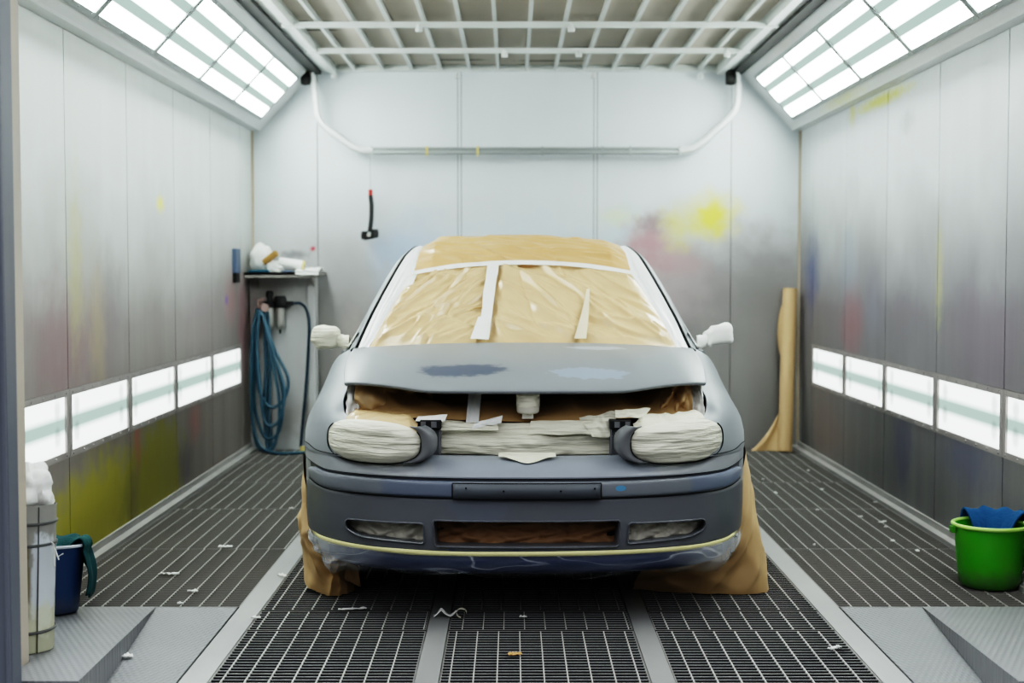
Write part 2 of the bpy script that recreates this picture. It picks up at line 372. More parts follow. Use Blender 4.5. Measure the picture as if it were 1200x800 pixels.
M['leaf'] = mat('brown_scrap', (.50,.30,.12), .7)
M['green'] = mat('green_plastic', (.045,.36,.01), .32, var=(5.,.55,(.12,.30,.03)), blobs=[((0,0,.03),(.3,.3,.07),(.11,.20,.08),.8)])
M['green_rim'] = mat('green_rim', (.36,.66,.10), .4, var=(9.,.6,(.55,.66,.35)))
M['blue_cloth'] = mat('blue_cloth', (.006,.075,.20), .85, bump=(60.,.5,.006))
M['blue_bucket'] = mat('blue_plastic', (.016,.05,.125), .42, var=(4.,.5,(.02,.05,.11)), blobs=[((0,0,.02),(.3,.3,.06),(.07,.08,.11),.8)])
M['rim_pale'] = mat('pale_rim', (.50,.54,.60), .4)
M['green_cloth'] = mat('green_cloth', (.010,.065,.075), .85, bump=(60.,.5,.006), var=(9.,.6,(.02,.11,.10)))
M['bin_grey'] = mat('bin_grey', (.25,.245,.23), .5, var=(4.,.6,(.27,.26,.24)), stretch=(1,1,1), blobs=[
    ((.125,-.06,.22),(.045,.10,.19),(.52,.56,.60,.25),.95), ((.075,-.115,.22),(.024,.06,.17),(.16,.13,.07,.5),.9), ((0,0,.06),(.3,.3,.12),(.52,.52,.36,.5),.7)])
M['dark_band'] = mat('dark_band', (.10,.10,.10), .5)
M['hose_blue'] = mat('blue_hose', (.055,.125,.175), .4)
M['hose_dark'] = mat('dark_hose', (.02,.04,.065), .4)
M['chrome'] = mat('polished_metal', (.62,.60,.57), .28, .85)
M['red'] = mat('red_plastic', (.45,.03,.02), .5)
M['pink'] = mat('gauge_pinkish', (.38,.27,.25), .5)
M['blue_box'] = mat('blue_box', (.10,.14,.22), .5)
M['cabinet'] = mat('panel_pale', (.58,.60,.61), .45, var=(1.6,.6,(.44,.41,.40)), stretch=(2,1,.6), blobs=[((-1.75,10.4,1.15),(.3,.4,.25),(.22,.19,.17),.6),((-1.65,10.4,.25),(.3,.3,.22),(.36,.32,.31),.6),((-1.9,10.4,.8),(.08,.3,.6),(.35,.22,.22),.6)])
M['shelf_top'] = mat('shelf_metal', (.35,.33,.31), .6, var=(6.,.7,(.15,.13,.12)))
M['cardboard'] = mat('cardboard_tube', (.42,.25,.09), .7)
M['teal'] = mat('teal_pad', (.01,.10,.16), .6)
M['tape_edge'] = mat('yellow_edge', (.66,.56,.22), .6)

CX, HW = .105, 2.035
XL, XR, YB, YF = CX-HW, CX+HW, 10.59, 4.30
ZT = 2.35       # top of the side walls
ZC = 2.80       # ceiling
SEAMS = [10.13 - .99*k for k in range(0, 7)]     # 10.13 ... 4.19

# ------------------------------------------------------------------ the setting
# side walls: sheet metal modules with grooves, a lamp band between z .50 and .79
def side_wall(name, x, sgn, m):
    b = MB()
    xo, xi = x - sgn*.06, x                          # sgn +1: left wall (room is to the right)
    xs = sorted((xo - sgn*.02, x - sgn*.012))
    b.cur = 1; b.box(xs[0], xs[1], YF, YB+.05, -.1, .5); b.box(xs[0], xs[1], YF, YB+.05, .795, ZT+.1); b.box(xs[0]-.0, x-sgn*.04, YF, YB+.05, .5, .795) if sgn < 0 else b.box(min(xs[0], x-.06), x-.04, YF, YB+.05, .5, .795)
    b.cur = 0
    ys = [YB] + SEAMS
    x0, x1 = sorted((x - sgn*.02, x))
    for a, c in zip(ys[1:], ys):
        lo = max(a, YF)
        if c - .003 <= lo: continue
        g = .005
        b.box(x0, x1, lo+g, c-g, -.1, .499)
        b.box(x0, x1, lo+g, c-g, .797, ZT+.02)
        if c == YB: b.box(x0, x1, lo+g, c-g, .499, .797)
    return struct(b.build(name, [m, M['seam']], smooth=0))
side_wall('wall_left', XL, 1, M['wall_left'])
side_wall('wall_right', XR, -1, M['wall_right'])

b = MB(); b.cur = 1; b.box(XL-.1, XR+.1, YB+.012, YB+.06, -.1, ZC+.1); b.cur = 0
xs = [XL-.05, -1.442, -.402, -.376, .606, .632, 1.625, XR+.05]
for a, c in zip(xs, xs[1:]):
    b.box(a+.0025, c-.0025, YB, YB+.02, -.1, ZC+.05)
struct(b.build('wall_back', [M['wall_back'], M['seam']], smooth=0))

for nm, x, sg in (('trim_3', XL, 1), ('trim_4', XR, -1)):
    b = MB(); b.box(*sorted((x, x+sg*.016)), YB-.016, YB, 1.31 if sg > 0 else .05, ZT); struct(b.build(nm, M['corner_seal'], smooth=0))
# front wall with the wide entrance, its jambs and the open door leaves
b = MB(); b.box(XL-.1, -1.492, YF-.04, YF+.04, -.1, ZC+.3); b.box(XR+.02, 1.70, YF-.04, YF+.04, -.1, ZC+.3) if False else b.box(1.702, XR+.1, YF-.04, YF+.04, -.1, ZC+.3)
b.box(-1.492, 1.702, YF-.04, YF+.04, 2.75, ZC+.3)
struct(b.build('wall_front', M['beige'], smooth=0))
for nm, x0, x1 in (('door_1', -1.62, -1.402), ('door_2', 1.612, 1.83)):
    b = MB(); b.box(x0, x1, 3.93, 4.02, -.05, 2.9)
    e = x1 if x1 < 0 else x0
    b.box(e-.012, e+.0, 3.92, 3.93, -.05, 2.9) if e < 0 else b.box(e, e+.012, 3.92, 3.93, -.05, 2.9)
    o = struct(b.build(nm, M['post_blue'], smooth=0)); mod(o, 'BEVEL', width=.006, segments=2)

# sloping coves that carry the lamps
def cove(name, sgn):
    X = lambda d: CX + sgn*(HW - d)                  # d = distance from the wall
    b = MB()
    pr = [(-.02, ZT), (.07, ZT), (.078, ZT+.012), (.465, ZC-.02), (.465, ZC+.2), (-.02, ZC+.2)]
    vs = [(X(d), y, z) for y in (YF, YB+.01) for d, z in pr]; n = len(pr)
    fs = [tuple(range(n)), tuple(range(n, 2*n))] + [(i, (i+1) % n, n+(i+1) % n, n+i) for i in range(n)]
    b.add(vs, fs)
    return struct(b.build(name, M['cove'], smooth=0))
cove('trim_1', -1); cove('trim_2', 1)

# ceiling: filter mats above a white lattice
b = MB(); b.box(CX-HW, CX+HW, YF, YB+.05, 2.83, 2.88)
ceil = struct(b.build('ceiling', M['filter'], smooth=0))
for k in range(7):
    y = 9.49 - .985*k + (.985 if k == 0 and False else 0)
    if y < YF+.05: continue
    b = MB(); b.box(CX-1.47, CX+1.47, y-.016, y+.016, 2.752, 2.785); b.build('lattice_bar', M['lattice'], ceil, smooth=0)
b = MB(); b.box(CX-1.55, CX+1.55, YB-.05, YB, 2.785, 2.83); b.build('lattice_bar', M['lattice'], ceil, smooth=0)
for k in range(-6, 7):
    x = .108 + .2115*k
    b = MB(); b.box(x-.011, x+.011, YF, YB-.02, 2.79, 2.828); b.build('lattice_rod', M['lattice'], ceil, smooth=0)
for sgn in (-1, 1):
    b = MB(); b.box(*sorted((CX+sgn*1.40, CX+sgn*1.45)), YF, YB-.04, 2.76, 2.83); b.build('edge_angle', M['lattice'], ceil, smooth=0)
    b = MB(); b.box(*sorted((CX+sgn*1.50, CX+sgn*1.575)), YF, YB-.1, 2.752, 2.79); b.build('dark_channel', M['dark_rail'], ceil, smooth=0)
    b = MB(); b.box(*sorted((CX+sgn*1.45, CX+sgn*1.50)), YF, YB-.06, 2.775, 2.83); b.build('edge_channel', M['trim_white'], ceil, smooth=0)
for x, y in ((-.05,9.49),(.44,9.49),(.60,10.52),(1.38,10.52),(-1.30,10.52),(-.40,10.52),(.35,8.5),(1.42,9.49),(-.55,8.5)):
    b = MB()
    b.lathe([(0,.0),(.02,.004),(.022,.02),(.012,.045),(0,.05)], 10, (x, y-.02, 2.72))
    b.build('lattice_clip', M['trim_white'], ceil)

# skirting along the side walls
for nm, sgn in (('baseboard_left', -1), ('baseboard_right', 1)):
    b = MB(); xw = CX + sgn*HW
    b.box(*sorted((xw, xw - sgn*.055)), 4.4, YB, -.03, .018); b.box(*sorted((xw, xw - sgn*.012)), 4.4, YB, .018, .05)
    struct(b.build(nm, M['kerb'], smooth=0))

# floor: dark pit under steel gratings, with long beams between them
b = MB(); b.box(XL-.05, XR+.05, YF-.1, YB+.05, -.45, -.40)
floor = struct(b.build('floor', M['pit'], smooth=0))
PITCH, RP = .0343, .0762
def grating(x0, x1, y0, y1, off, centre):
    b = MB(); n = int(round((y1-y0)/PITCH))
    y1 = y0 + n*PITCH
    for i in range(n+1):
        y = y0 + i*PITCH; e = i in (0, n)
        th = .0015 + .001*(e or (i % 12 == 0 and centre))
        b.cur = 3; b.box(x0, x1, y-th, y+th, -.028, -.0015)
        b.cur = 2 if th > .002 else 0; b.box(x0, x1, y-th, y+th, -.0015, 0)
    b.cur = 1
    x = x0 + off
    while x < x1-.01:
        b.box(x-.0018, x+.0018, y0, y1, -.006, .0008); x += RP
    b.cur = 2; b.box(x0, x0+.004, y0, y1, -.028, .0); b.box(x1-.004, x1, y0, y1, -.028, .0)
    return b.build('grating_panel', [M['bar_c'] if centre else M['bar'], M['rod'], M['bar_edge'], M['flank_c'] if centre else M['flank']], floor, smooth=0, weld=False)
BX = [(CX-1.165, CX-1.075), (CX-.415, CX-.340), (CX+.340, CX+.415), (CX+1.075, CX+1.165)]
ysc = [3.95+.2, 5.135, 5.44, 6.45, 7.46, 8.47, 9.48, 10.56]
yss = [5.49, 6.66, 7.80, 8.80, 9.70, 10.56]
rnd = random.Random(3)
for (a, c) in ((BX[0][1], BX[1][0]), (BX[1][1], BX[2][0]), (BX[2][1], BX[3][0])):
    o0 = rnd.uniform(.03, .06)
    for y0, y1 in zip(ysc, ysc[1:]):
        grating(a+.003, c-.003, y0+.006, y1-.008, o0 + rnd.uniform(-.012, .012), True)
for (a, c) in ((XL+.055, BX[0][0]), (BX[3][1], XR-.055)):
    for y0, y1 in zip(yss, yss[1:]):
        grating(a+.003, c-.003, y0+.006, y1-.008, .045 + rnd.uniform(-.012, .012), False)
for x0, x1 in BX:
    b = MB(); b.box(x0, x1, YF-.1, YB, -.12, .002); b.build('floor_beam', M['beam'], floor, smooth=0)
b = MB(); b.box(-6, 6, -3, YF-.1, -.15, -.02)
struct(b.build('floor_outside', M['concrete'], smooth=0))

# tread plates and wedge ramps at the entrance
def ramp(sgn, lab_p, lab_r):
    X = lambda d: CX + sgn*d
    ym = YF+.042; y0, y1, SL = 4.03, 5.46, .0863
    b = MB(); b.box(*sorted((X(1.172), X(HW))), ym, 5.475, -.03, .003); b.box(*sorted((X(1.172), X(1.592))), y0, ym, -.03, .003)
    tag(b.build('tread_plate', M['tread'], smooth=0), lab_p, 'floor plate')
    b = MB(); zr = lambda y: .008 + SL*(y1-y); inn = lambda y: lerp(1.487, 1.368, (y1-y)/1.24)
    def slab(ya, yb, o):
        q = [(inn(ya), ya), (o, ya), (o, yb), (inn(yb), yb)]
        vs = [(X(d), y, .004) for d, y in q] + [(X(d), y, zr(y)) for d, y in q]
        return vs
    A = slab(ym, y1, HW-.02); B = slab(y0, ym, 1.59)
    b.add(A, [(0,1,2,3),(4,5,6,7),(1,2,6,5),(2,3,7,6),(3,0,4,7)]); b.add(B, [(0,1,2,3),(4,5,6,7),(0,1,5,4),(1,2,6,5),(3,0,4,7)])
    o = b.build('wedge_ramp', M['tread'], smooth=0)
    tag(o, lab_r, 'ramp')
ramp(-1, 'flat grey tread plate on the floor beside the wedge under the blue bucket', 'grey steel wedge ramp carrying the blue bucket and the tall grey bin')
ramp(1, 'flat grey tread plate on the floor at the front right, before the green bucket', 'empty grey steel wedge ramp at the front right, before the green bucket')
def ramp_z(y): return .008 + (.115-.008)*(5.46-y)/(5.46-(YF-.08))

# ------------------------------------------------------------------ lamps
stripe = [(0,.75),(.10,1),(.20,1),(.235,.0),(.365,.0),(.40,1),(.62,1),(.655,.0),(.785,.0),(.82,1),(1,.8)]
M['lamp_c'] = lamp_mat('ceiling_lamp_cover', 1, stripe, .37, 23.0, .60)
stripe2 = [(0,.9),(.12,1),(.30,1),(.42,.0),(.58,.0),(.70,1),(.88,1),(1,.9)]
M['lamp_w'] = lamp_mat('wall_lamp_cover', 2, stripe2, .245, 2.4, .62, dots=[((0,.36,.07),.06),((0,-.36,.07),.06),((0,.36,-.05),.06),((0,-.36,-.05),.06)])
# a lamp is built once in its own frame: local x = along the booth, local y = up the slope, local z = out of the slope
def lamp_proto():
    t = bpy.data.objects.new('ceiling_light', None); COL.objects.link(t)
    b = MB(); w, h, f = .505, .211, .026
    b.box(-w, w, -h, -h+f, 0, .013); b.box(-w, w, h-f, h, 0, .013); b.box(-w, -w+f, -h+f, h-f, 0, .013); b.box(w-f, w, -h+f, h-f, 0, .013)
    for i in range(6):
        for s_ in (-1, 1):
            b.lathe([(.0,.017),(.005,.016),(.006,.013)], 8, (-.45+.18*i, s_*(h-f/2), 0))
    fr = b.build('lamp_frame', M['lamp_frame'], t, smooth=0)
    b = MB(); b.box(-w+f, w-f, -h+f, h-f, 0, .006); b.build('diffuser', M['lamp_c'], t, smooth=0)
    return t
def copy_tree(o):
    r = o.copy(); COL.objects.link(r)
    for ch in list(o.children):
        c = ch.copy(); COL.objects.link(c); c.parent = r
    return r
ordn = ['nearest the back wall', 'second from the back wall', 'third from the back wall', 'fourth from the back wall', 'fifth from the back wall', 'sixth from the back wall']
proto = lamp_proto(); first = True
for sgn, side in ((-1, 'left'), (1, 'right')):
    dx, dz = .387, ZC-.02-ZT-.012
    L_ = math.hypot(dx, dz)
    up = Vector((-sgn*dx/L_, 0, dz/L_)); along = Vector((0, 1 if sgn < 0 else -1, 0)); out = along.cross(up)
    if out.z > 0: along = -along; out = along.cross(up)
    for k in range(6):
        o = proto if first else copy_tree(proto); first = False
        c = Vector((CX+sgn*(HW-.078), 0, ZT+.012)) + up*(.267); c.y = 9.745 - 1.017*k
        mtx = Matrix((along, up, out)).transposed().to_4x4(); mtx.translation = c
        o.matrix_world = mtx
        tag(o, 'bright ceiling light panel on the %s slope, %s' % (side, ordn[k]), 'ceiling light', 'ceiling lights on the two slopes')

def wall_lamp_proto():
    t = bpy.data.objects.new('wall_light', None); COL.objects.link(t)
    b = MB(); w, z0, z1 = .4925, -.148, .148
    b.box(-.03, .004, -w, w, z0, z0+.027); b.box(-.03, .004, -w, w, z1-.027, z1)
    b.box(-.03, .004, -w, -w+.035, z0+.027, z1-.027); b.box(-.03, .004, w-.035, w, z0+.027, z1-.027)
    for i in range(7):
        for zz in (z0+.0135, z1-.0135):
            b.lathe([(.0,.010),(.005,.009),(.006,.004)], 8, (0, -.45+.15*i, zz), axis='x')
    b.build('lamp_frame', M['wall_frame'], t, smooth=0)
    b = MB(); b.box(-.03, -.006, -w+.035, w-.035, z0+.027, z1-.027); b.build('diffuser', M['lamp_w'], t, smooth=0)
    return t
proto = wall_lamp_proto(); first = True
for sgn, side in ((1, 'left'), (-1, 'right')):
    for k in range(5):
        o = proto if first else copy_tree(proto); first = False
        o.location = (XL if sgn > 0 else XR, SEAMS[k]-.495, .647); o.rotation_euler = (0, 0, 0 if sgn > 0 else PI)
        tag(o, 'low white light window in the %s wall, %s' % (side, ordn[k]), 'wall light', 'low lights in the two side walls')

# ------------------------------------------------------------------ car
car = thing('car', 'grey primed hatchback car masked with brown paper and cream tape on the gratings', 'car', (.05, 5.08, 0))
A_, C_ = .88, .66
def plan(t):
    s = -1 if t < 0 else 1; t = abs(t)
    if t <= 1:
        th = t*PI/2
        x = A_*math.sin(th)**(2/2.6); y = C_*(1 - max(0, math.cos(th))**(2/2.2))
    else: x = A_; y = C_ + (t-1)
    return s*x, y
def P(t, inset, z):
    s = -1 if t < 0 else 1; a = abs(t); h = .004
    x, y = plan(a); x1, y1 = plan(a+h); x0, y0 = plan(max(a-h, 0))
    dx, dy = x1-x0, y1-y0; l = math.hypot(dx, dy)
    return (s*(x - dy/l*inset), y + dx/l*inset, z)
def plan_y(x):
    x = min(abs(x), A_*.999)
    return C_*(1 - (1 - (x/A_)**2.6)**(1/2.2))
def t_of_x(x): return 2/PI*math.asin(min(1, (abs(x)/A_)**1.3))*(1 if x > 0 else -1)

# --- front bumper
prof = [(.195,.11),(.205,.065),(.225,.035),(.26,.018),(.30,.010),(.35,.006),(.40,.004),(.45,.004),(.484,.006),(.486,.010),(.490,.011),(.525,.011),(.556,.011),(.559,.010),(.562,.005),(.567,.005),(.575,.010),(.584,.018),(.593,.029),(.603,.046),(.612,.070),(.619,.098),(.623,.13),(.624,.17)]
NT = 150
def bump_pt(u, v):
    t = lerp(-.945, .945, u)
    i = v*(len(prof)-1); z, ins = prof[int(round(i))]
    ins2 = ins if z < .562 else lerp(ins, .003, sstep(.38, .60, abs(t)))
    if .485 < z < .562: ins2 = lerp(ins, .004, sstep(.76, .83, abs(t)))
    dz = 0
    dz = .018*sstep(.43, .50, z)*sstep(.58, .82, abs(t))
    if z < .3: ins2 += .02*sstep(.6, .93, abs(t))
    # dip in the middle of the top edge under the badge area
    return P(t, ins2, z+dz)
def rprism(pts, y0, y1, r=.012, seg=4):
    """rounded prism along y from an (x,z) outline"""
    n = len(pts); out = []
    for i in range(n):
        p = Vector(pts[i]); a = Vector(pts[i-1])-p; c = Vector(pts[(i+1) % n])-p
        rr = min(r if not isinstance(r, list) else r[i], a.length*.48, c.length*.48)
        p0 = p + a.normalized()*rr; p1 = p + c.normalized()*rr
        for k in range(seg+1):
            t = k/seg; out.append(p0*(1-t)**2 + p*2*t*(1-t) + p1*t*t)
    m = len(out)
    vs = [(q.x, y0, q.y) for q in out] + [(q.x, y1, q.y) for q in out]
    return vs, [tuple(range(m)), tuple(range(m, 2*m))] + [(i, (i+1) % m, m+(i+1) % m, m+i) for i in range(m)], out
fogL = [(-.668,.388),(-.372,.395),(-.368,.320),(-.615,.328),(-.672,.352)]
fogR = [(-x, z) for x, z in fogL][::-1]
grl = [(-.337,.407),(.342,.407),(.335,.312),(-.330,.312)]
outs = {}
for nm, pts, r in (('fogL', fogL, [.02,.012,.012,.03,.03]), ('fogR', fogR, [.03,.03,.012,.012,.02]), ('grl', grl, .012)):
    outs[nm] = rprism(pts, 0, 1, r)[2]
def inside(poly, x, z):
    c = False
    for i in range(len(poly)):
        a, q = poly[i], poly[i-1]
        if (a.y > z) != (q.y > z) and x < (q.x-a.x)*(z-a.y)/(q.y-a.y) + a.x: c = not c
    return c
def snap(poly, x, z):
    best = None
    for i in range(len(poly)):
        a, q = poly[i-1], poly[i]; d = q-a
        t = clamp((Vector((x, z))-a).dot(d)/max(d.length_squared, 1e-9)); p = a + d*t
        l = (p-Vector((x, z))).length
        if best is None or l < best[0]: best = (l, p)
    return best[1]
fine = prof[:4] + [(lerp(.262,.476,i/46), interp([(.26,.018),(.30,.010),(.35,.006),(.40,.004),(.476,.004)], lerp(.262,.476,i/46))) for i in range(47)] + prof[8:]
prof = fine
NU, NV = 460, len(prof)-1
bm_ = bmesh.new(); vv = [[bm_.verts.new(bump_pt(i/NU, j/NV)) for i in range(NU+1)] for j in range(NV+1)]
kill = set(); cells = []
for j in range(NV):
    for i in range(NU):
        q = [vv[j][i], vv[j][i+1], vv[j+1][i+1], vv[j+1][i]]
        cx_ = sum(w.co.x for w in q)/4; cz_ = sum(w.co.z for w in q)/4
        hit = None
        if .29 < cz_ < .43:
            for nm in outs:
                if inside(outs[nm], cx_, cz_): hit = nm
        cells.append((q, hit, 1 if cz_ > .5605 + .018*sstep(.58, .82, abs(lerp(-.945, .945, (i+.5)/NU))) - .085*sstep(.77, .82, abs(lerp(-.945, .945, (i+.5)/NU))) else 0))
for q, hit, mi_ in cells:
    if hit: kill.update((w, hit) for w in q)
full = {}
for q, hit, mi_ in cells:
    if not hit: bm_.faces.new(q).material_index = mi_
for w, hit in kill:
    if w.link_faces:
        p = snap(outs[hit], w.co.x, w.co.z); w.co.x = p.x; w.co.z = p.y
bmesh.ops.delete(bm_, geom=[w for w in bm_.verts if not w.link_faces], context='VERTS')
for nm in outs:      # inner walls of the openings
    o = outs[nm]; n = len(o); rows = []
    for k, (d, sc) in enumerate(((-.004, 1.0), (.012, .985), (.09, .97))):
        cx_ = sum(q.x for q in o)/n; cz_ = sum(q.y for q in o)/n
        rows.append([bm_.verts.new((cx_+(q.x-cx_)*sc, plan_y(q.x)+d, cz_+(q.y-cz_)*sc)) for q in o])
    for k in range(2):
        for i in range(n): bm_.faces.new((rows[k][i], rows[k][(i+1) % n], rows[k+1][(i+1) % n], rows[k+1][i]))
bmesh.ops.recalc_face_normals(bm_, faces=bm_.faces)
me_ = bpy.data.meshes.new('front_bumper'); bm_.to_mesh(me_); bm_.free(); me_.materials.append(M['bumper_paint']); me_.materials.append(M['bumper_lit'])
for p in me_.polygons: p.use_smooth = True
me_.set_sharp_from_angle(angle=math.radians(32))
bumper = bpy.data.objects.new('front_bumper', me_); COL.objects.link(bumper); bumper.parent = car
# raised lips round the three openings
for nm in ('fogL', 'fogR', 'grl'):
    pts = []
    o = outs[nm]; cx_ = sum(q.x for q in o)/len(o); cz_ = sum(q.y for q in o)/len(o)
    for i in range(len(o)):
        a, c = o[i], o[(i+1) % len(o)]; ns = max(1, int((c-a).length/.03))
        for k in range(ns):
            q = a.lerp(c, k/ns); pts.append((q.x, plan_y(q.x)+.005, q.y))
    b = MB(); b.tube(pts, .0040, 8, closed=True); b.build('opening_lip', M['bumper_paint'], car)
# masked fog lamps and the papered lower grille, set back in their openings
def recess(name, x0, x1, z0, z1, dep, m, seed, fa):
    def fn(u, v):
        x = lerp(x0, x1, u); z = lerp(z0, z1, v)
        w = crease(u+.3*v, v, seed, fa, 2.5)*.5 + crease(u-.5*v, v, seed+5, fa*.6, 2.)*.5
        return (x, plan_y(x) + dep + .020*w + .006*nz(x*40, z*40, seed), z)
    b = MB(); b.grid(fn, 80, 24); return b.build(name, m, car, smooth=60)
M['tape_fog'] = mat('masking_tape_fog', (.66,.63,.55), .6, var=(9.,.6,(.45,.43,.38)), bump=(22.,.5,.006))
recess('fog_lamp_mask', -.70, -.35, .31, .41, .070, M['tape_fog'], 1., 7)
recess('fog_lamp_mask', .35, .70, .31, .41, .065, M['tape_fog'], 4., 7)
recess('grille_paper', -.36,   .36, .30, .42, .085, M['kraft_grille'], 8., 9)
for s_ in (-1, 1):
    def fn(u, v, s_=s_):
        x = s_*lerp(.30, .86, u); return (x, plan_y(x)+.10, lerp(.24, .46, v))
    b = MB(); b.grid(fn, 20, 2); b.build('bumper_liner', M['gap'], car)
# --- rub strip in its groove
def strip_ring(t, ends=.80):
    w = sstep(0, .10, ends-abs(t))
    return w
def strip_pt(u, v):
    t = lerp(-.80, .80, u); w = max(.12, 1-(1-clamp((.80-abs(t))/.13))**2.2)
    zc = .5215 + .017*sstep(.58, .82, abs(t))
    a = v*2*PI; hz = .0295*w
    c, s2 = math.cos(a), math.sin(a)
    ins = .009 - .018*(abs(c)**.45*(1 if c > 0 else -1))*(1 if c > 0 else .0)*lerp(.35, 1, w)
    return P(t, ins, zc + hz*(abs(s2)**.55)*(1 if s2 > 0 else -1))
b = MB(); b.grid(strip_pt, 120, 24); b.build('rub_strip', M['strip_paint'], car)
# number plate recess panel
def plate_pt(u, v):
    x = lerp(-.262, .268, u); return (x, plan_y(x) - .014, lerp(.491, .5445, v))
b = MB(); b.grid(plate_pt, 24, 2)
pl = b.build('plate_panel', M['plate_grey'], car); mod(pl, 'SOLIDIFY', thickness=.004, offset=0)
b = MB(); fr = [(-.265,.489),(.271,.489),(.271,.5465),(-.265,.5465)]
pts = []
for i in range(4):
    a, c = fr[i], fr[(i+1) % 4]
    for k in range(12): x = lerp(a[0], c[0], k/12); pts.append((x, plan_y(x)-.0125, lerp(a[1], c[1], k/12)))
b.tube(pts, .0018, 6, closed=True); b.build('plate_seam', M['gap'], car)
for x, z in ((-.215,.530),(-.08,.520),(.125,.520),(.247,.528)):
    b = MB(); b.lathe([(0,0),(.0032,0),(.0034,.003)], 10, (0,0,0)); o = b.build('screw_hole', M['gap'], car)
    o.location = (x, plan_y(x)-.017, z); o.rotation_euler = (PI/2, 0, 0)
# dark joint above the strip (bumper groove) with its up-turned ends
b = MB(); b.tube([P(t, .004, .5605 + .018*sstep(.58, .82, abs(t))) for t in [lerp(-.86, .86, i/90) for i in range(91)]], .0014, 6); b.build('bumper_joint', M['gap'], car)
b = MB(); b.tube([P(t, .006, .4865 + .018*sstep(.58, .82, abs(t))) for t in [lerp(-.80, .80, i/90) for i in range(91)]], .0012, 6); b.build('bumper_joint', M['gap'], car)
# --- yellow tape line and plastic film under it
def tz(t): return .289 + .008*sstep(.5, .9, abs(t)) + .0015*math.sin(t*9)
def ytape(u, v):
    t = lerp(-.925, .925, u); return P(t, .004 + .02*sstep(.6, .87, abs(t)), tz(t) + lerp(-.0085, .0085, v)*(1+.25*nz(t*6, 3.)))
b = MB(); b.grid(ytape, 120, 2); o = b.build('yellow_masking_tape', M['yellow_tape'], car); mod(o, 'SOLIDIFY', thickness=.003, offset=0)
def film(u, v):
    t = lerp(-.925, .925, u); a = abs(t)
    bot = .192 + .018*nz(t*5, 2.) + .012*nz(t*14, 5.) - .022*math.exp(-((a-.60)/.06)**2) + .075*sstep(.68, .92, a)
    z = lerp(tz(t)-.004, bot, v)
    ins = interp([(0,.002),(.25,.0),(.6,.006),(.85,.025),(1,.05)], v) + .02*sstep(.6, .87, a)*(1-v)
    w = .010*crease(t*1.2+.25*v, v, 2., 7, 1.2)*v + .008*crease(t*2-.2*v, v, 6., 10, 1.)*v*sstep(.45, .8, a)
    ins -= w + .022*math.exp(-((a-.60)/.05)**2)*v
    return P(t, ins, z)
b = MB(); b.grid(film, 200, 22); b.build('plastic_film', M['film'], car, smooth=70)

# --- fenders
def ztop(y): return cr([(.20,.752),(.28,.768),(.36,.802),(.5,.838),(.7,.870),(1.0,.920),(1.26,.957),(1.6,.96)], y)
def crown(y): return cr([(.2,.35),(.34,.63),(.5,.88),(.7,1.),(1.0,.84),(1.26,.55)], y)
fprof = [(-.004,.19),(0,.18),(.004,.165),(.012,.135),(.028,.098),(.055,.060),(.09,.031),(.13,.012),(.17,.002),(.21,.0)]
def fend(sg):
    ts = [t_of_x(.66)] ; t = ts[0]
    while t < 1.60: t += .014; ts.append(t)
    nv = 26
    b = MB()
    rows = []
    for t in ts:
        x, y = plan(t); zt = ztop(y); k = crown(y)
        if y < .585: zb = .618
        elif abs(y-.85) < .35: zb = max(.2, .31 + math.sqrt(max(0, .35**2-(y-.85)**2)))
        else: zb = .20
        col = []
        for j in range(nv+1):
            v = j/nv
            if v <= .6:
                d, ins = interp(fprof, None) if False else (None, None)
                q = v/.6*(len(fprof)-1); i = min(int(q), len(fprof)-2); f = q-i
                d = lerp(fprof[i][0], fprof[i+1][0], f); ins = lerp(fprof[i][1], fprof[i+1][1], f)
                dd = d*min(1., (zt-zb)/.22); z = zt-dd; ins *= k
                zl = z
            else:
                z = lerp(zt-.21*min(1., (zt-zb)/.22), zb, (v-.6)/.4); ins = 0
                if abs(y-.85) < .42 and y > .62: ins -= .006*sstep(.10, 0, z-zb)      # arch lip
                if y > 1.2 and z < .5: ins += .03*sstep(.5, .2, z)
            col.append(P(sg*t, ins, z))
        rows.append(col)
    vs = [p for c in rows for p in c]; w = nv+1
    fs = [(i*w+j, i*w+j+1, (i+1)*w+j+1, (i+1)*w+j) for i in range(len(ts)-1) for j in range(nv)]
    b.add(vs, fs)
    o = b.build('fender', M['paint'], car, smooth=50)
    mod(o, 'SOLIDIFY', thickness=.006, offset=-1)
    return o
for sg in (-1, 1):
    fend(sg)
    # seam between fender and bumper
    pts = []
    for i in range(25):
        t = lerp(t_of_x(.70), .945, i/24); x, y = plan(t)
        z = .624 + .014*math.exp(-((x-.845)/.03)**2) + .004*(x-.7)/.15
        pts.append(P(sg*t, -.0005, z))
    b = MB(); b.tube(pts, .0015, 6); b.build('fender_seam', M['gap'], car)
    b = MB(); w_ = []
    for i in range(20):
        y = lerp(.33, 1.2, i/19); 
        # dark channel inside the fender edge
        t = 1+(y-C_) if y > C_ else t_of_x(A_*(1-(1-y/C_)**2.2)**(1/2.6))
        w_.append(P(sg*t, .188*crown(y), ztop(y)-.002))
    def chan(u, v, w_=w_, sg=sg):
        i = min(int(u*19), 18); f = u*19-i
        p = Vector(w_[i]).lerp(Vector(w_[i+1]), f); return (p.x - sg*.012*v, p.y, p.z - .13*v)
    b.grid(chan, 19, 3); b.build('gutter', M['black'], car)

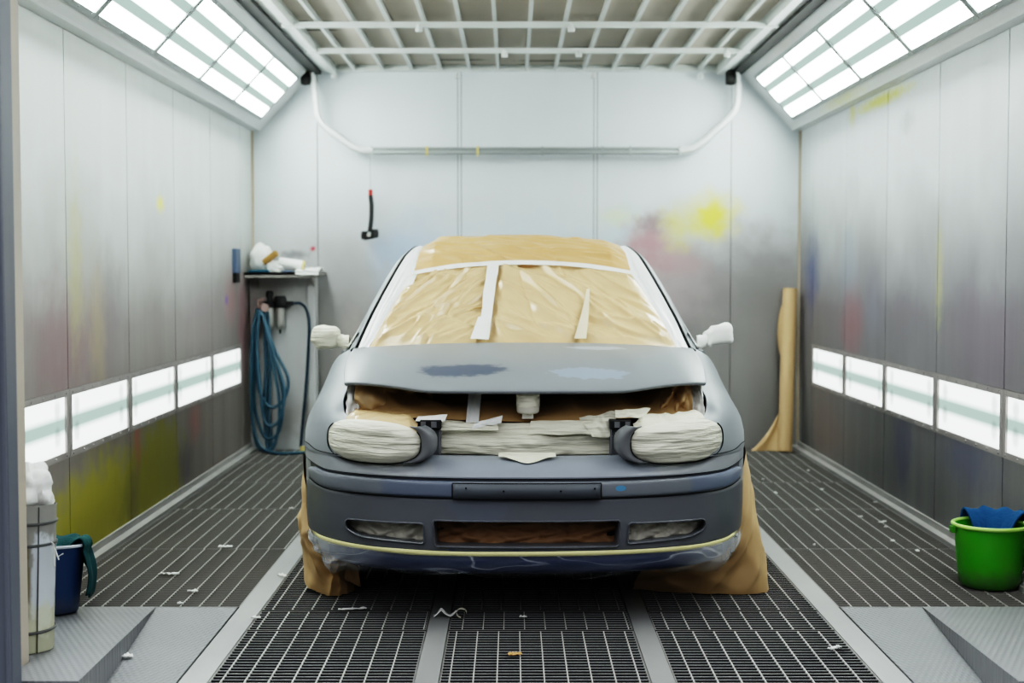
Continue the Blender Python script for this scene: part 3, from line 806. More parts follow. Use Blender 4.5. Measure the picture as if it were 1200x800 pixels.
# --- hood, popped open a little
def hood_edge(X):   # front lip: (y, z) over half width
    a = abs(X)
    return cr([(0,(.155,.868)),(.2,(.162,.868)),(.34,(.185,.8675)),(.40,(.20,.871)),(.48,(.235,.880)),(.56,(.27,.887)),(.64,(.305,.889)),(.70,(.345,.884))], a)
def hood_pt(u, v):
    s = 2*u-1; a = abs(s)
    Xf = s*.693; yf, zf = hood_edge(Xf)
    Xr = s*.765; yr = 1.115 + .20*a**2.2; zr = .998 - .036*a**2.5
    x = lerp(Xf, Xr, v); y = lerp(yf, yr, v); z = lerp(zf, zr, v)
    z += .034*math.sin(PI*min(1, v**.8)) * (1-.25*a**3)
    z -= .003*math.exp(-v/.03)                                # nose rolls down
    z += .008*math.exp(-((a-.62+.12*v)/.09)**2)*math.sin(PI*min(1, v*1.1))   # the two soft ridges
    e = sstep(.80, 1., a); z -= .012*e*e*math.sin(PI*clamp(v)); x += s*.012*e*math.sin(PI*clamp(v))
    return (x, y - .0*v, z)
b = MB(); b.grid(hood_pt, 80, 60)
hood = b.build('hood', M['hood_paint'], car, smooth=60); mod(hood, 'SOLIDIFY', thickness=.014, offset=-1); mod(hood, 'BEVEL', width=.004, segments=2, limit_method='ANGLE')
# latch tube wrapped in tape, hanging under the hood lip
b = MB(); b.lathe([(0,.862),(.040,.862),(.043,.858),(.0435,.85),(.044,.80),(.042,.782),(.036,.776),(0,.776)], 24, (.010,.235,0))
latch = b.build('hood_latch', M['tape_fog'], car)
b = MB()
def wrap(u, v): a = 2*PI*u; r = .0448+.0012*nz(math.cos(a)*3, math.sin(a)*3, v*6); return (.010+r*math.cos(a), .235+r*math.sin(a), lerp(.802, .848, v)+.004*nz(a, v))
b.grid(wrap, 36, 6, cu=True); b.build('tape_wrap', M['tape'], latch)
b = MB(); b.box(-.012,.030,.215,.24,.757,.778); b.build('latch_tab', M['tape_fog'], latch)

# --- headlights bandaged in tape
HLX, HLZ, HW_, HH_ = .562, .682, .180, .0785
def hl_out(a, k=1.):
    c, s2 = math.cos(a), math.sin(a); n = 2.75
    r = 1/((abs(c)**n + abs(s2)**n)**(1/n))
    x = r*c*HW_*k; z = r*s2*HH_*k
    return x, z
for sg in (-1, 1):
    def pil(u, v, sg=sg):
        a = 2*PI*u; k = v
        dx, dz = hl_out(a, k)
        if dz > 0: dz *= 1 + .10*(dx/HW_)                     # a little taller outwards
        x = HLX + dx; z = HLZ + dz
        y = plan_y(x)*.92 + .028 - .040*(1-k**5)
        wr = .0045*crease(z*6+.25*x*math.sin(x*9), x*2, 3.+sg, 2.6, 1.1) + .0045*crease(z*9-.3*x, x, 7.+sg, 3., 1.6) + .002*crease(z*4+.8*x, x*3, 5.+sg, 6., 3.) + .0012*nz(x*30, z*60, sg)
        y -= wr*sstep(1.02, .92, k)
        return (sg*x, y, z)
    b = MB(); b.grid(pil, 96, 26, cu=True); hl = b.build('headlight', M['tape_head'], car, smooth=80)
    ring = []
    for i in range(96):
        a = 2*PI*i/96; dx, dz = hl_out(a, 1.012)
        if dz > 0: dz *= 1 + .10*(dx/HW_)
        x = HLX+dx; ring.append((sg*x, plan_y(x)*.92+.020, HLZ+dz))
    half = [p for p in ring]
    sel = [i for i in range(96) if not (math.radians(38) < 2*PI*i/96 < math.radians(175))]
    sel = [i for i in range(47, 96)] + [i for i in range(0, 11)]
    b = MB(); b.tube([ring[i] for i in sel], .0027, 8); b.build('headlight_gasket', M['gap'], hl)
    # tape strips pulled over the lamp (wide cream strips with their own edges)
    rs = random.Random(11+sg)
    # grey moulded surround at the inner end
    def sur(u, v, sg=sg):
        a = lerp(math.radians(134), math.radians(236), u)
        dx, dz = hl_out(a, 1.03)
        e = v
        x = HLX + dx - .050*e - .012*math.sin(PI*e); z = HLZ + dz*(1-.10*e)
        return (sg*x, plan_y(x)*.92 + .022 - .018*math.sin(PI*clamp(e*1.1)) + .07*e*e, z)
    b = MB(); b.grid(sur, 30, 12); o = b.build('headlight_surround', M['grey_plastic'], car, smooth=70); mod(o, 'SOLIDIFY', thickness=.004, offset=-1)
    # dark bracket and grey upright between lamp and crossmember
    b = MB(); b.box(*sorted((sg*.392, sg*.312)), .175, .24, .722, .756); o = b.build('lamp_bracket', M['black'], car, smooth=0); mod(o, 'BEVEL', width=.004, segments=2)
    b = MB(); b.box(*sorted((sg*.365, sg*.315)), .20, .26, .60, .722)
    b.box(*sorted((sg*.322, sg*.315)), .185, .20, .60, .722); b.box(*sorted((sg*.365, sg*.358)), .185, .20, .60, .722)
    b.build('bracket_upright', M['grey_plastic'], car, smooth=0)
    for xa, xb in ((.388, .37), (.35, .33)):
        b = MB(); b.box(*sorted((sg*xa, sg*xb)), .170, .176, .728, .75); b.build('bracket_clip', M['grey_plastic'], car, smooth=0)
    # cream sheet closing the wing beside the engine bay
    def ing(u, v, sg=sg):
        x = lerp(.685, .625, u) + .006*nz(u*5, v*8, sg); z = lerp(.735, .893, v)
        return (sg*x, .30 + .07*u + .10*v + .012*crease(u, v, sg+2., 5, 3), z)
    b = MB(); b.grid(ing, 14, 24); b.build('wing_tape', M['tape_white'], car, smooth=80)
    # paper roll edge on top of the lamp
    def tops(u, v, sg=sg):
        x = lerp(.40, .70, u); y0 = plan_y(x)*.92+.024
        z = HLZ + HH_*1.0*(1+.1*(x-HLX)/HW_) + .012*math.sin(v*PI*.5) + .006*crease(u+.2*v, v, 5+sg, 5, 2.)
        z -= .03*(1-v)**3
        e = sstep(.12, 0, u)+sstep(.80, 1., u); z -= .030*e
        return (sg*x, y0 + .02 + .13*v, z)
    b = MB(); b.grid(tops, 40, 14); b.build('lamp_top_cover', M['tape'] if sg > 0 else M['kraft_pale'], car, smooth=80)

# --- crossmember wrapped in tape
def xm(u, v):
    X = lerp(-.326, .336, u)
    drop = .028*math.exp(-(X/.075)**4)
    topw = .020*math.exp(-((X-.30)/.06)**2) + .014*math.exp(-((X+.28)/.05)**2) + .010*(X > -.01)*sstep(0, .05, X)
    pr = [(.330,.735+topw),(.262,.738+topw),(.236,.726+topw*.8),(.226,.70),(.222,.67),(.222,.64),(.226,.622-drop*.7),(.240,.612-drop),(.30,.605-drop)]
    q = v*(len(pr)-1); i = min(int(q), len(pr)-2); f = q-i
    y = lerp(pr[i][0], pr[i+1][0], f); z = lerp(pr[i][1], pr[i+1][1], f)
    y += plan_y(X)*.6
    wr = .006*crease(z*5+.15*X*math.sin(X*14), X, 12., 3., 2.2) + .004*nz(X*22, z*50, 4.) + .004*crease(X+z, z, 3., 6, 6)
    return (X, y - wr - .02*drop/.028, z + .003*nz(X*20, z*9, 8.))
b = MB(); b.grid(xm, 150, 40); xmo = b.build('crossmember', M['tape'], car, smooth=80)
b = MB(); b.tube([(x, .176-.02*math.exp(-(x/.08)**4), .608-.034*math.exp(-(x/.085)**4)) for x in [lerp(-.40, .40, i/60) for i in range(61)]], .004, 6); b.build('crossmember_gap', M['gap'], xmo)
def notch(u, v):
    X = lerp(-.105, .105, u); q = 1-abs(2*u-1)
    z = lerp(.640, .630 - .018*sstep(.15, .95, q), v); y = lerp(.145, .096 - .042*q, v)
    return (X+.006, y - .012*math.sin(PI*v)*q - .006*crease(u+.3*v, v, 3., 4, 2.), z)
b = MB(); b.grid(notch, 40, 16); b.build('notch_tape', M['tape'], car, smooth=80)
# odd tape ends on the crossmember
def tapeflap(pts4, m, seed, name='tape_strip', par=None, amp=.004):
    q = [Vector(p) for p in pts4]
    def fn(u, v):
        p = q[0].lerp(q[1], u).lerp(q[3].lerp(q[2], u), v)
        return p + Vector((0, -amp*crease(u, v, seed, 3, 2.), amp*nz(u*3, v*3, seed)))
    b = MB(); b.grid(fn, 16, 10); o = b.build(name, m, par or car, smooth=80); return o
tapeflap([(-.325,.212,.745),(-.105,.216,.742),(-.100,.208,.715),(-.325,.204,.715)], M['tape'], 2.)
tapeflap([(-.19,.214,.742),(-.085,.216,.770),(-.09,.21,.742),(-.20,.205,.720)], M['tape_white'], 3.)
tapeflap([(-.215,.33,.85),(-.165,.33,.85),(-.178,.215,.715),(-.225,.215,.715)], M['tape_white'], 4.)
tapeflap([(0.02,.222,.748),(.26,.222,.752),(.25,.203,.70),(0.01,.205,.70)], M['tape'], 5.)
tapeflap([(.20,.22,.762),(.34,.222,.785),(.335,.205,.69),(.25,.2,.69)], M['tape'], 6., amp=.010)
tapeflap([(.335,.225,.790),(.47,.235,.795),(.44,.20,.762),(.335,.195,.765)], M['tape'], 7., amp=.006)
tapeflap([(-.40,.20,.768),(-.29,.205,.775),(-.30,.185,.752),(-.41,.18,.752)], M['tape_white'], 8.)
# --- brown paper filling the engine bay
def bay(u, v):
    X = lerp(-.66, .66, u)
    y = lerp(.24 + plan_y(X)*.75, .98, v**1.1)
    z = .742 + .02*abs(X)/.66 + .105*v**.8 + .03*math.sin(PI*v)*nz(X*2.2, 1.)
    z += .075*sstep(.42, .64, abs(X))*sstep(.05, .4, v)                       # rises against the wings
    z += .034*crease(u*1.2+.35*v, v, 3., 5, 1.3)*sstep(0, .2, v) + .014*crease(u-.6*v, v, 8., 7, 1.6)*sstep(0, .2, v)
    lim = hood_pt(clamp(u), clamp((y-.16)/.95))[2]-.05 if y > .2 else .83
    return (X, y, min(z, lim))
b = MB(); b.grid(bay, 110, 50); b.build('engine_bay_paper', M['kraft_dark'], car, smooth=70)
def drape(sg, x0, x1, z0, z1, seed):
    def fn(u, v):
        x = lerp(x0, x1, u); z = lerp(z0, z1 - .06*u*u, v)
        return (sg*x, .315 + .07*v + .10*u + .045*crease(u+.45*v, v, seed, 3.2, 1.) + .015*crease(u-.2*v, v, seed+3, 6, 1.4), z + .008*nz(u*4, v*4, seed))
    b = MB(); b.grid(fn, 40, 30); return b.build('draped_paper', M['kraft_pale'] if sg < 0 else M['kraft'], car, smooth=70)  # left sheet paler: light reaching it under the hood is put into the colour
drape(-1, .655, .36, .742, .895, 2.); drape(1, .640, .46, .745, .89, 6.)
# bay backing and underbody, so nothing shows through
b = MB(); b.box(-.60, .60, .27, 3.95, .20, .60); b.box(-.62,.62, 1.0, 1.1, .6, .93)
b.box(-.80, .80, 1.30, 2.95, .18, .5); b.build('underbody', M['gap'], car, smooth=0)

# --- greenhouse and sides
C_T = [(0,(1.125,.972)),(.25,(1.40,1.12)),(.5,(1.70,1.275)),(.72,(1.98,1.405)),(.9,(2.22,1.448)),(1.1,(2.55,1.462)),(1.5,(3.10,1.455)),(1.8,(3.55,1.43)),(1.95,(3.75,1.36)),(2.2,(4.0,.98))]
E_T = [(0,(.752,1.315,.957)),(.25,(.705,1.50,1.095)),(.5,(.645,1.74,1.245)),(.72,(.585,1.97,1.375)),(.9,(.553,2.20,1.425)),(1.1,(.55,2.55,1.440)),(1.5,(.56,3.10,1.430)),(1.8,(.56,3.50,1.395)),(1.95,(.57,3.68,1.32)),(2.2,(.68,3.93,.96))]
def G(s, u, off=0.):
    c = cr(C_T, s); e = cr(E_T, s); a = abs(u)
    x = e[0]*u; y = lerp(c[0], e[1], a**2.3); z = lerp(c[1], e[2], a**2.6)
    if off:
        h = .01
        p = Vector((x, y, z))
        du = Vector(G(s, u+h)) - Vector(G(s, u-h)); ds = Vector(G(s+h, u)) - Vector(G(s-h, u)) if s > h else Vector(G(s+h, u)) - p
        n = du.cross(ds)
        if n.z < 0: n = -n
        n.normalize(); p = p + n*off
        return (p.x, p.y, p.z)
    return (x, y, z)
b = MB(); b.grid(lambda u, v: G(v*.78, 2*u-1), 48, 40); b.build('windscreen', M['glass'], car, smooth=60)
b = MB(); b.grid(lambda u, v: G(lerp(.72, 1.85, v), 2*u-1, .001), 40, 40); b.build('roof', M['paint'], car, smooth=60)
b = MB(); b.grid(lambda u, v: G(lerp(1.82, 2.2, v), 2*u-1, .001), 24, 16); b.build('tailgate', M['paint'], car, smooth=60)
b = MB(); b.grid(lambda u, v: (lerp(-1,1,u)*.77, 1.08+.20*abs(2*u-1)**2.2 + .16*v, .955-.022*abs(2*u-1)**2.5-.01*v), 30, 4); b.build('cowl', M['black'], car)
for sg in (-1, 1):
    ring = [(sg*e[0]*1.006, e[1]-.004, e[2]+.001) for e in [cr(E_T, .02+i*.028) for i in range(70)]]
    b = MB(); b.tube(ring, .0045, 8); b.build('roof_moulding', M['black'], car)
    def dframe(s, k):     # band outboard of the moulding, then glass down to the belt
        e = cr(E_T, s)
        bx, bz = .815, .955
        if k <= 1: return (sg*(e[0]+.006 + .042*k), e[1]+.015*k, e[2]-.002-.034*k*k)
        return (sg*lerp(e[0]+.048, bx, k-1), e[1]+.015, lerp(e[2]-.036, min(bz, e[2]-.01), k-1))
    b = MB(); b.grid(lambda u, v: dframe(lerp(0.02, 2.15, u), v), 60, 6); b.build('door_frame', M['paint'], car, smooth=60)
    b = MB(); b.grid(lambda u, v: dframe(lerp(.12, 2.15, u), 1+v), 60, 6); b.build('side_window', M['film_white'], car, smooth=60)
    def side(u, v):
        y = lerp(1.25, 4.12, u)
        px = cr([(0,.80),(.15,.855),(.4,.878),(.6,.876),(.8,.855),(.93,.828),(1,.805)], v)
        z = lerp(.20, .957, v) 
        k = 1 - .04*sstep(3.0, 3.9, y) - .22*sstep(3.7, 4.12, y)**2
        if 1.2 < y < 1.3: px = min(px, .88)
        return (sg*px*k, y, z)
    b = MB(); b.grid(side, 90, 24)
    o = b.build('body_side', M['paint'], car, smooth=60); mod(o, 'SOLIDIFY', thickness=.01, offset=-1)
    cutb = MB(); cutb.lathe([(0,-.5),(.35,-.5),(.35,.5),(0,.5)], 40, (sg*.85, 3.36, .31), axis='x'); cut = cutb.build('cutter', M['gap'], smooth=0)
    m = mod(o, 'BOOLEAN', operation='DIFFERENCE', object=cut); m.solver = 'EXACT'
    apply_mods(o, 40); bpy.data.objects.remove(cut, do_unlink=True)
b = MB(); b.grid(lambda u, v: (lerp(-.66,.66,u), 4.12+.03*math.sin(PI*v)+.03*math.cos((u-.5)*PI), lerp(.22,.96,v)), 20, 16); b.build('rear_panel', M['paint'], car)
# white masking sheets down both windscreen pillars
for sg in (-1, 1):
    def pil2(u, v, sg=sg):
        s = lerp(.005, .93, v); e0 = interp([(0,.915),(.25,.885),(.5,.835),(.62,.83),(.75,.86),(1,.93)], v) ; a = lerp(.985, e0 - .012*crease(v, .5, 4+sg, 6, 1), u)
        return G(s, sg*a, .005 + .004*crease(u+.3*v, v, 1.+sg, 4, 2.)*math.sin(PI*u))
    b = MB(); b.grid(pil2, 16, 70); b.build('pillar_sheet', M['film_white'], car, smooth=80)
# brown paper sheets on the glass and roof
def s_line(u): return .565 - .075*u*u           # height of the cross tape on the screen
def fold_lines(seed, d, n):
    r = random.Random(int(seed*17)); out = []
    for i in range(n):
        x, y = r.uniform(0, 1), r.uniform(0, 1); a = (.55 if d < 0 else 2.45) + r.gauss(0, .30); L_ = r.uniform(.15, .5)
        out.append((x, y, math.cos(a), math.sin(a), L_, r.uniform(.010, .022), r.choice((1, 1, .7, -.5))))
    return out
def folds(u, v, seed, d):
    f = .5*crease(u*1.0 + d*v, v, seed, 3.5, .9) + .35*crease(u + d*1.8*v, v, seed+4, 6., 1.) + .25*nz(u*6, v*6, seed)
    return f
def paper(name, u0, u1, s0, s1, m, seed, d, amp):
    FL = fold_lines(seed, d, 26)
    def fn(u, v):
        U = lerp(u0(v), u1(v), u); s = lerp(s0, s1(U) + (.03 if s0 < .1 else 0), v)
        k = 0
        for x, y, ca, sa, L_, w, h in FL:
            p, q = u-x, (v-y)*.6; a = p*ca+q*sa; t = abs(-p*sa+q*ca + .06*a*a)
            if t < w*2.5 and abs(a) < L_: k += h*math.exp(-(t/w)**1.5)*(1-(a/L_)**2)
        edge = min(1, 12*u, 12*(1-u))*min(1, 10*v+.2, 10*(1-v)+.2)
        return G(s, U, .006 + amp*(.55+.5*folds(u, v, seed, d)+.62*clamp(k, -.8, 1.2))*edge)
    b = MB(); b.grid(fn, 170, 100); return b.build(name, m, car, smooth=75)
ledge = lambda v: interp([(0,.915),(.5,.885),(1,.835)], v)
paper('windscreen_paper', lambda v: -ledge(v), lambda v: -.215, .004, s_line, M['kraft_pale'], 2., -1.0, .030)
paper('windscreen_paper', lambda v: -.235, lambda v: ledge(v), .004, s_line, M['kraft_pale'], 9., .8, .028)
paper('roof_paper', lambda v: -interp([(0,.83),(.4,.89),(1,.93)], v), lambda v: interp([(0,.83),(.4,.89),(1,.93)], v), .545, lambda U: 1.08, M['kraft_roof'], 5., 1.2, .024)
def tape_on(name, f0, f1, m, n=50, w=4, off=.040, amp=.002, seed=1.):
    def fn(u, v):
        a = f0(u); c = f1(u); s = lerp(a[0], c[0], v); U = lerp(a[1], c[1], v)
        return G(s, U, off + amp*nz(u*8, v*4, seed))
    b = MB(); b.grid(fn, n, w); return b.build(name, m, car, smooth=80)
tape_on('cross_tape', lambda u: (s_line(lerp(-.85,.85,u))-.016, lerp(-.85,.85,u)), lambda u: (s_line(lerp(-.85,.85,u))+.016, lerp(-.85,.85,u)), M['tape_white'])
tape_on('upright_tape', lambda u: (lerp(.004,.545,u), -.262 + .008*nz(u*4, 2.)), lambda u: (lerp(.004,.545,u), -.200 + .02*u + .008*nz(u*5, 7.)), M['tape_white'], off=.042)
tape_on('tape_patch', lambda u: (lerp(.004,.16,u), -.305+.03*u), lambda u: (lerp(.004,.16,u), -.21), M['tape_white'], n=8, off=.046, seed=4.)
tape_on('tape_streak', lambda u: (lerp(.004,.36,u), lerp(.29,.43,u)), lambda u: (lerp(.004,.36,u), lerp(.36,.45,u)), M['tape_clear'], n=20, off=.048, seed=6.)
tape_on('tape_patch', lambda u: (lerp(.40,.53,u), -.845+.02*u), lambda u: (lerp(.43,.53,u), -.775), M['tape_white'], n=8, off=.036, seed=4.)
# torn slit marks in the left and right papers
for s0, U0, s1, U1 in ((.225,-.335,.262,-.215),(.43,-.165,.41,-.13)):
    b = MB(); b.tube([G(lerp(s0,s1,i/8)+.006*math.sin(i*.8), lerp(U0,U1,i/8), .032) for i in range(9)], [.001+.0028*math.sin(PI*i/8) for i in range(9)], 6); b.build('paper_tear', M['cardboard'], car)
# --- mirrors wrapped in paper
def mirror(sg):
    b = MB()
    def head(u, v):
        a = 2*PI*u; ph = PI*v
        n = 3.0 if sg < 0 else 4.5
        c1, s1 = math.cos(ph), math.sin(ph); c, s2 = math.cos(a), math.sin(a)
        sp = lambda q, e: (abs(q)**e)*(1 if q >= 0 else -1)
        e = 2/n
        x = sp(c1, e)*.070; y = sp(s1, e)*sp(c, e)*.055; z = sp(s1, e)*sp(s2, e)*(.056 if sg < 0 else .046)*(1 - .20*(c1))
        k = 1 + .16*(crumple((x, y, z), 3+sg, 13)*2-.7) + .04*nz(x*40, y*40, z*40)
        if sg > 0: z += .012*(c1 < .2)*s1
        return (sg*(.912+ (-x)*1.0*k), 1.54+y*k, 1.004+z*k+.10*(-x)*(1 if sg > 0 else -.05))
    b.grid(head, 32, 20, cu=True)
    def neck(u, v):
        a = 2*PI*u; r = lerp(.036, .026, math.sin(v*PI)*.8) + (.028 if v > .9 else 0)*0
        p = Vector((.88, 1.54, .998)).lerp(Vector((.80, 1.47, .975)), v)
        r *= 1 + .10*nz(a*2, v*9, sg)
        return (sg*p.x, p.y + r*.8*math.cos(a), p.z + r*1.1*math.sin(a))
    b.grid(neck, 20, 12, cu=True)
    def sail(u, v):   # triangular foot against the door
        return (sg*(.805+.012*math.sin(PI*v)*math.sin(PI*u) - .05*v), lerp(1.40, 1.56-.08*v, u), lerp(.945, 1.03, v))
    b.grid(sail, 6, 6)
    return b.build('mirror', M['paper_white'] if sg > 0 else M['tape_head'], car, smooth=60)
mirror(-1); mirror(1)
# --- wheels
for sg in (-1, 1):
    for yw in (.85, 3.36):
        w = thing('wheel', '', '', (sg*.755, yw, .31)); w.parent = car; del w['label']; del w['category']
        b = MB(); b.lathe([(.19,-.085),(.24,-.097),(.295,-.09),(.31,-.06),(.31,.06),(.295,.09),(.24,.097),(.19,.085)], 40, axis='x'); b.build('tyre', M['rubber'], w)
        b = MB(); b.lathe([(0,.04*sg),(.06,.045*sg),(.08,.02*sg),(.17,.03*sg),(.19,.08*sg),(.195,.08*sg),(.19,-.08*sg)], 32, axis='x'); b.build('rim', M['alloy'], w)
# --- brown paper skirts round the front wheels
def skirt(bottom, top, seed, amp, name='wheel_paper'):
    def fn(u, v):
        bp = cr([(i/(len(bottom)-1), bottom[i]) for i in range(len(bottom))], u)
        tp = cr([(i/(len(top)-1), top[i]) for i in range(len(top))], u)
        p = Vector(bp).lerp(Vector(tp), v)
        w = crease(u+.3*v, v, seed, 4., 1.6)*.5 + crease(u-.4*v, v*1.3, seed+3, 6., 1.5)*.4 + nz(u*9, v*7, seed)*.25
        k = amp*math.sin(PI*clamp(v*.95+.12))
        return p + Vector((k*w*.5*(1 if p.x > 0 else -1), -k*w, 0)) + Vector((0,0,max(0,.008*nz(u*12, seed)) if v < .05 else 0))
    b = MB(); b.grid(fn, 110, 44); return b.build(name, M['kraft'], car, smooth=55)
skirt([(.44,.72,.004),(.60,.65,.004),(.80,.62,.003),(.955,.64,.003),(1.01,.76,.004),(.985,1.05,.004)],
      [(.50,.50,.23),(.66,.49,.27),(.80,.48,.36),(.872,.53,.56),(.89,.70,.60),(.89,1.10,.5)], 3., .030)
skirt([(-.88,1.08,.03),(-.905,.80,.05),(-.87,.66,.02),(-.79,.61,.003),(-.735,.605,.003),(-.70,.63,.01),(-.69,.74,.0)],
      [(-.885,1.10,.52),(-.892,.70,.58),(-.878,.55,.50),(-.83,.49,.36),(-.78,.48,.29),(-.74,.48,.25),(-.70,.54,.22)], 8., .060)
def flap(u, v):
    p = Vector((-.80,.60,.20)).lerp(Vector((-.68,.66,.13)), u) + Vector((.02*v,-.05*math.sin(v*2.4)-.01, -.10*v+.03*math.sin(v*3)))
    return p + Vector((0,.012*nz(u*4, v*4, 2.),.01*nz(u*3, v*5, 7.)))
b = MB(); b.grid(flap, 16, 14); b.build('wheel_paper_flap', M['kraft'], car, smooth=60)

# ------------------------------------------------------------------ things about the booth
# white pipe rail hung across the back
t = thing('hanging_pipe', 'white bent pipe hanging in a wide U below the ceiling before the back wall', 'pipe', (0, 0, 0))
def rounded(pts, r=.08, seg=6):
    pts = [Vector(p) for p in pts]; out = [pts[0]]
    for i in range(1, len(pts)-1):
        p = pts[i]; a = (pts[i-1]-p); c = (pts[i+1]-p)
        p0 = p + a.normalized()*min(r, a.length*.45); p1 = p + c.normalized()*min(r, c.length*.45)
        for k in range(seg+1):
            q = k/seg; out.append(p0*(1-q)**2 + p*2*q*(1-q) + p1*q*q)
    out.append(pts[-1]); return out
PY = 10.42
for pts in ([(-1.437,PY,2.68),(-1.415,PY,2.43),(-1.36,PY,2.36),(-1.13,PY,2.195),(-1.02,PY,2.190)], [(1.645,PY,2.66),(1.64,PY,2.52),(1.60,PY,2.44),(1.33,PY,2.20),(1.22,PY,2.190)]):
    b = MB(); b.tube(rounded(pts), .0245, 14); b.build('bent_pipe', M['white_pipe'], t, smooth=60)
b = MB()
for dz in (-.017, .017): b.tube([(-1.03,PY,2.19+dz),(1.23,PY,2.19+dz)], .011, 10)
b.box(-1.03,1.23,PY+.0,PY+.008,2.18,2.20); b.build('rail', M['grey_rail'], t, smooth=60)
for x in (-1.02,-.62,-.25,.22,.66,.86,1.22):
    b = MB(); b.box(x-.008,x+.008,PY-.014,PY+.014,2.155,2.224); b.build('clamp', M['grey_rail'] if x not in (-.62,-.25) else M['tape_edge'], t, smooth=0)
for sg, x in ((-1,-1.437),(1,1.645)):
    b = MB(); b.tube(rounded([(x-.02,PY-.03,2.77),(x-.005,PY-.03,2.72),(x,PY-.01,2.66),(x+.004,PY,2.62)]), [.014]*0 or .016, 10); b.lathe([(0,-.03),(.022,-.03),(.026,0),(.02,.03),(0,.035)], 12, (x, PY-.01, 2.655)); b.build('hook', M['white_pipe'], t)
    b = MB(); b.lathe([(0,-.03),(.045,-.03),(.05,0),(.045,.03),(0,.03)], 16, (x-.06*1, PY-.02, 2.71), axis='x'); b.box(x-.09,x-.03,PY-.05,PY+.02,2.71,2.77); b.build('trolley', M['dark_rail'], t)

# black hose tail hanging from a cord
t = thing('hanging_hose', 'short black hose with a red collar hanging from the pipe on a thin cord', 'hose', (-1.035, PY+.02, 0))
b = MB(); b.tube([(0,-.02,2.16),(0,0,1.90)], .0025, 6); b.build('cord', M['lamp_frame'], t)
b = MB(); b.lathe([(0,1.865),(.014,1.865),(.016,1.885),(.014,1.91),(0,1.912)], 12); b.build('collar', M['red'], t)
b = MB(); b.tube([(0,0,1.87),(.008,0,1.80),(.006,0,1.70),(-.006,0,1.60)], .017, 10); b.build('hose_tail', M['black'], t)
b = MB()
b.lathe([(0,-.03),(.022,-.028),(.026,0),(.022,.03),(0,.032)], 12, (-.045,0,1.575)); b.lathe([(0,-.035),(.026,-.03),(.03,0),(.024,.03),(0,.034)], 12, (.03,0,1.59)); b.tube([(-.05,0,1.555),(.03,0,1.57)], .016, 8); b.build('coupling', M['black'], t)
b = MB(); b.lathe([(0,-.012),(.014,-.01),(.014,.01),(0,.012)], 10, (-.012,-.022,1.578)); b.build('button', M['chrome'], t)

# pale service panel in the back left corner with its shelf
b = MB(); b.box(XL+.004, -1.442, 10.44, YB-.001, .0, 1.285); b.box(-1.50,-1.442,10.42,10.44,0,1.285)
o = b.build('service_panel', M['cabinet'], smooth=0); mod(o, 'BEVEL', width=.006, segments=2)
tag(o, 'pale scuffed metal panel in the back left corner under the shelf', 'panel')
t = thing('shelf', 'narrow metal shelf with stained edge in the back left corner', 'shelf', (0,0,0))
b = MB(); b.box(-1.915,-1.38,10.20,YB-.002,1.288,1.306); b.box(-1.915,-1.38,10.20,10.212,1.268,1.306)
o = b.build('shelf_board', M['shelf_top'], t, smooth=0)
for x in (-1.86,-1.45):
    b = MB(); b.add([(x-.006,10.439,1.288),(x-.006,10.24,1.288),(x-.006,10.439,1.19),(x+.006,10.439,1.288),(x+.006,10.24,1.288),(x+.006,10.439,1.19)],[(0,1,2),(3,4,5),(0,1,4,3),(1,2,5,4),(2,0,3,5)]); b.build('shelf_bracket', M['shelf_top'], t, smooth=0)
SZ = 1.307
def lump(name, m, c, r, seed, f=7., k=.35, flat=True, n=2.4):
    def fn(u, v):
        a = 2*PI*u; ph = PI*v
        p = Vector((math.sin(ph)*math.cos(a), math.sin(ph)*math.sin(a), -math.cos(ph)))
        d = 1 + k*(crumple(p*.5, seed, f*.35)-.25) + .10*nz(p.x*3+seed, p.y*3, p.z*3)
        q = Vector((p.x*r[0], p.y*r[1], p.z*r[2]))*d
        if flat: q.z = max(q.z, -r[2]*.72)
        return (c[0]+q.x, c[1]+q.y, c[2]+r[2]*.72+q.z)
    b = MB(); b.grid(fn, 40, 26, cu=True); return b.build(name, m, smooth=50)
tag(lump('masking_paper', M['paper_white'], (-1.825,10.38,SZ+.012), (.085,.09,.115), 3., n=3), 'crumpled white masking paper heap at the left end of the shelf', 'paper')
tag(lump('masking_paper', M['paper_white'], (-1.715,10.30,SZ), (.07,.05,.05), 6.), 'small crumpled white paper lump under the brown cardboard tube', 'paper')
b = MB(); b.lathe([(0,-.062),(.018,-.062),(.024,-.06),(.024,.06),(.018,.06),(.016,.02),(0,.02)], 18)
o = b.build('cardboard_tube', M['cardboard']); o.location = (-1.742,10.27,SZ+.105); o.rotation_euler = (0, math.radians(55), math.radians(-15)); tag(o, 'short brown cardboard tube lying tilted on white paper on the shelf', 'tube')
t = thing('tape_roll', 'white roll with yellow edge lying on its side at the middle of the shelf', 'tape', (-1.60,10.30,SZ+.056))
t.rotation_euler = (0, math.radians(8), 0)
b = MB(); b.lathe([(.02,-.085),(.038,-.085),(.04,-.08),(.04,.08),(.038,.085),(.02,.085)], 24, axis='x'); b.build('roll', M['paper_white'], t)
b = MB(); b.lathe([(.02,.084),(.0405,.084),(.041,.092),(.0405,.10),(.02,.10)], 24, axis='x'); b.build('roll_edge', M['tape_edge'], t)
def sheet(u, v):
    x = lerp(-1.55, -1.385, u); y = lerp(10.16, 10.50, v)
    z = SZ + .008 + .022*math.exp(-((v-.6)/.25)**2) + .008*nz(u*5, v*5, 3.) - .03*sstep(.10, 0, v)
    return (x, y+.02*(v < .05), z)
b = MB(); b.grid(sheet, 24, 24); o = b.build('wiping_cloth', M['paper_white'], smooth=70); mod(o, 'SOLIDIFY', thickness=.006, offset=1)
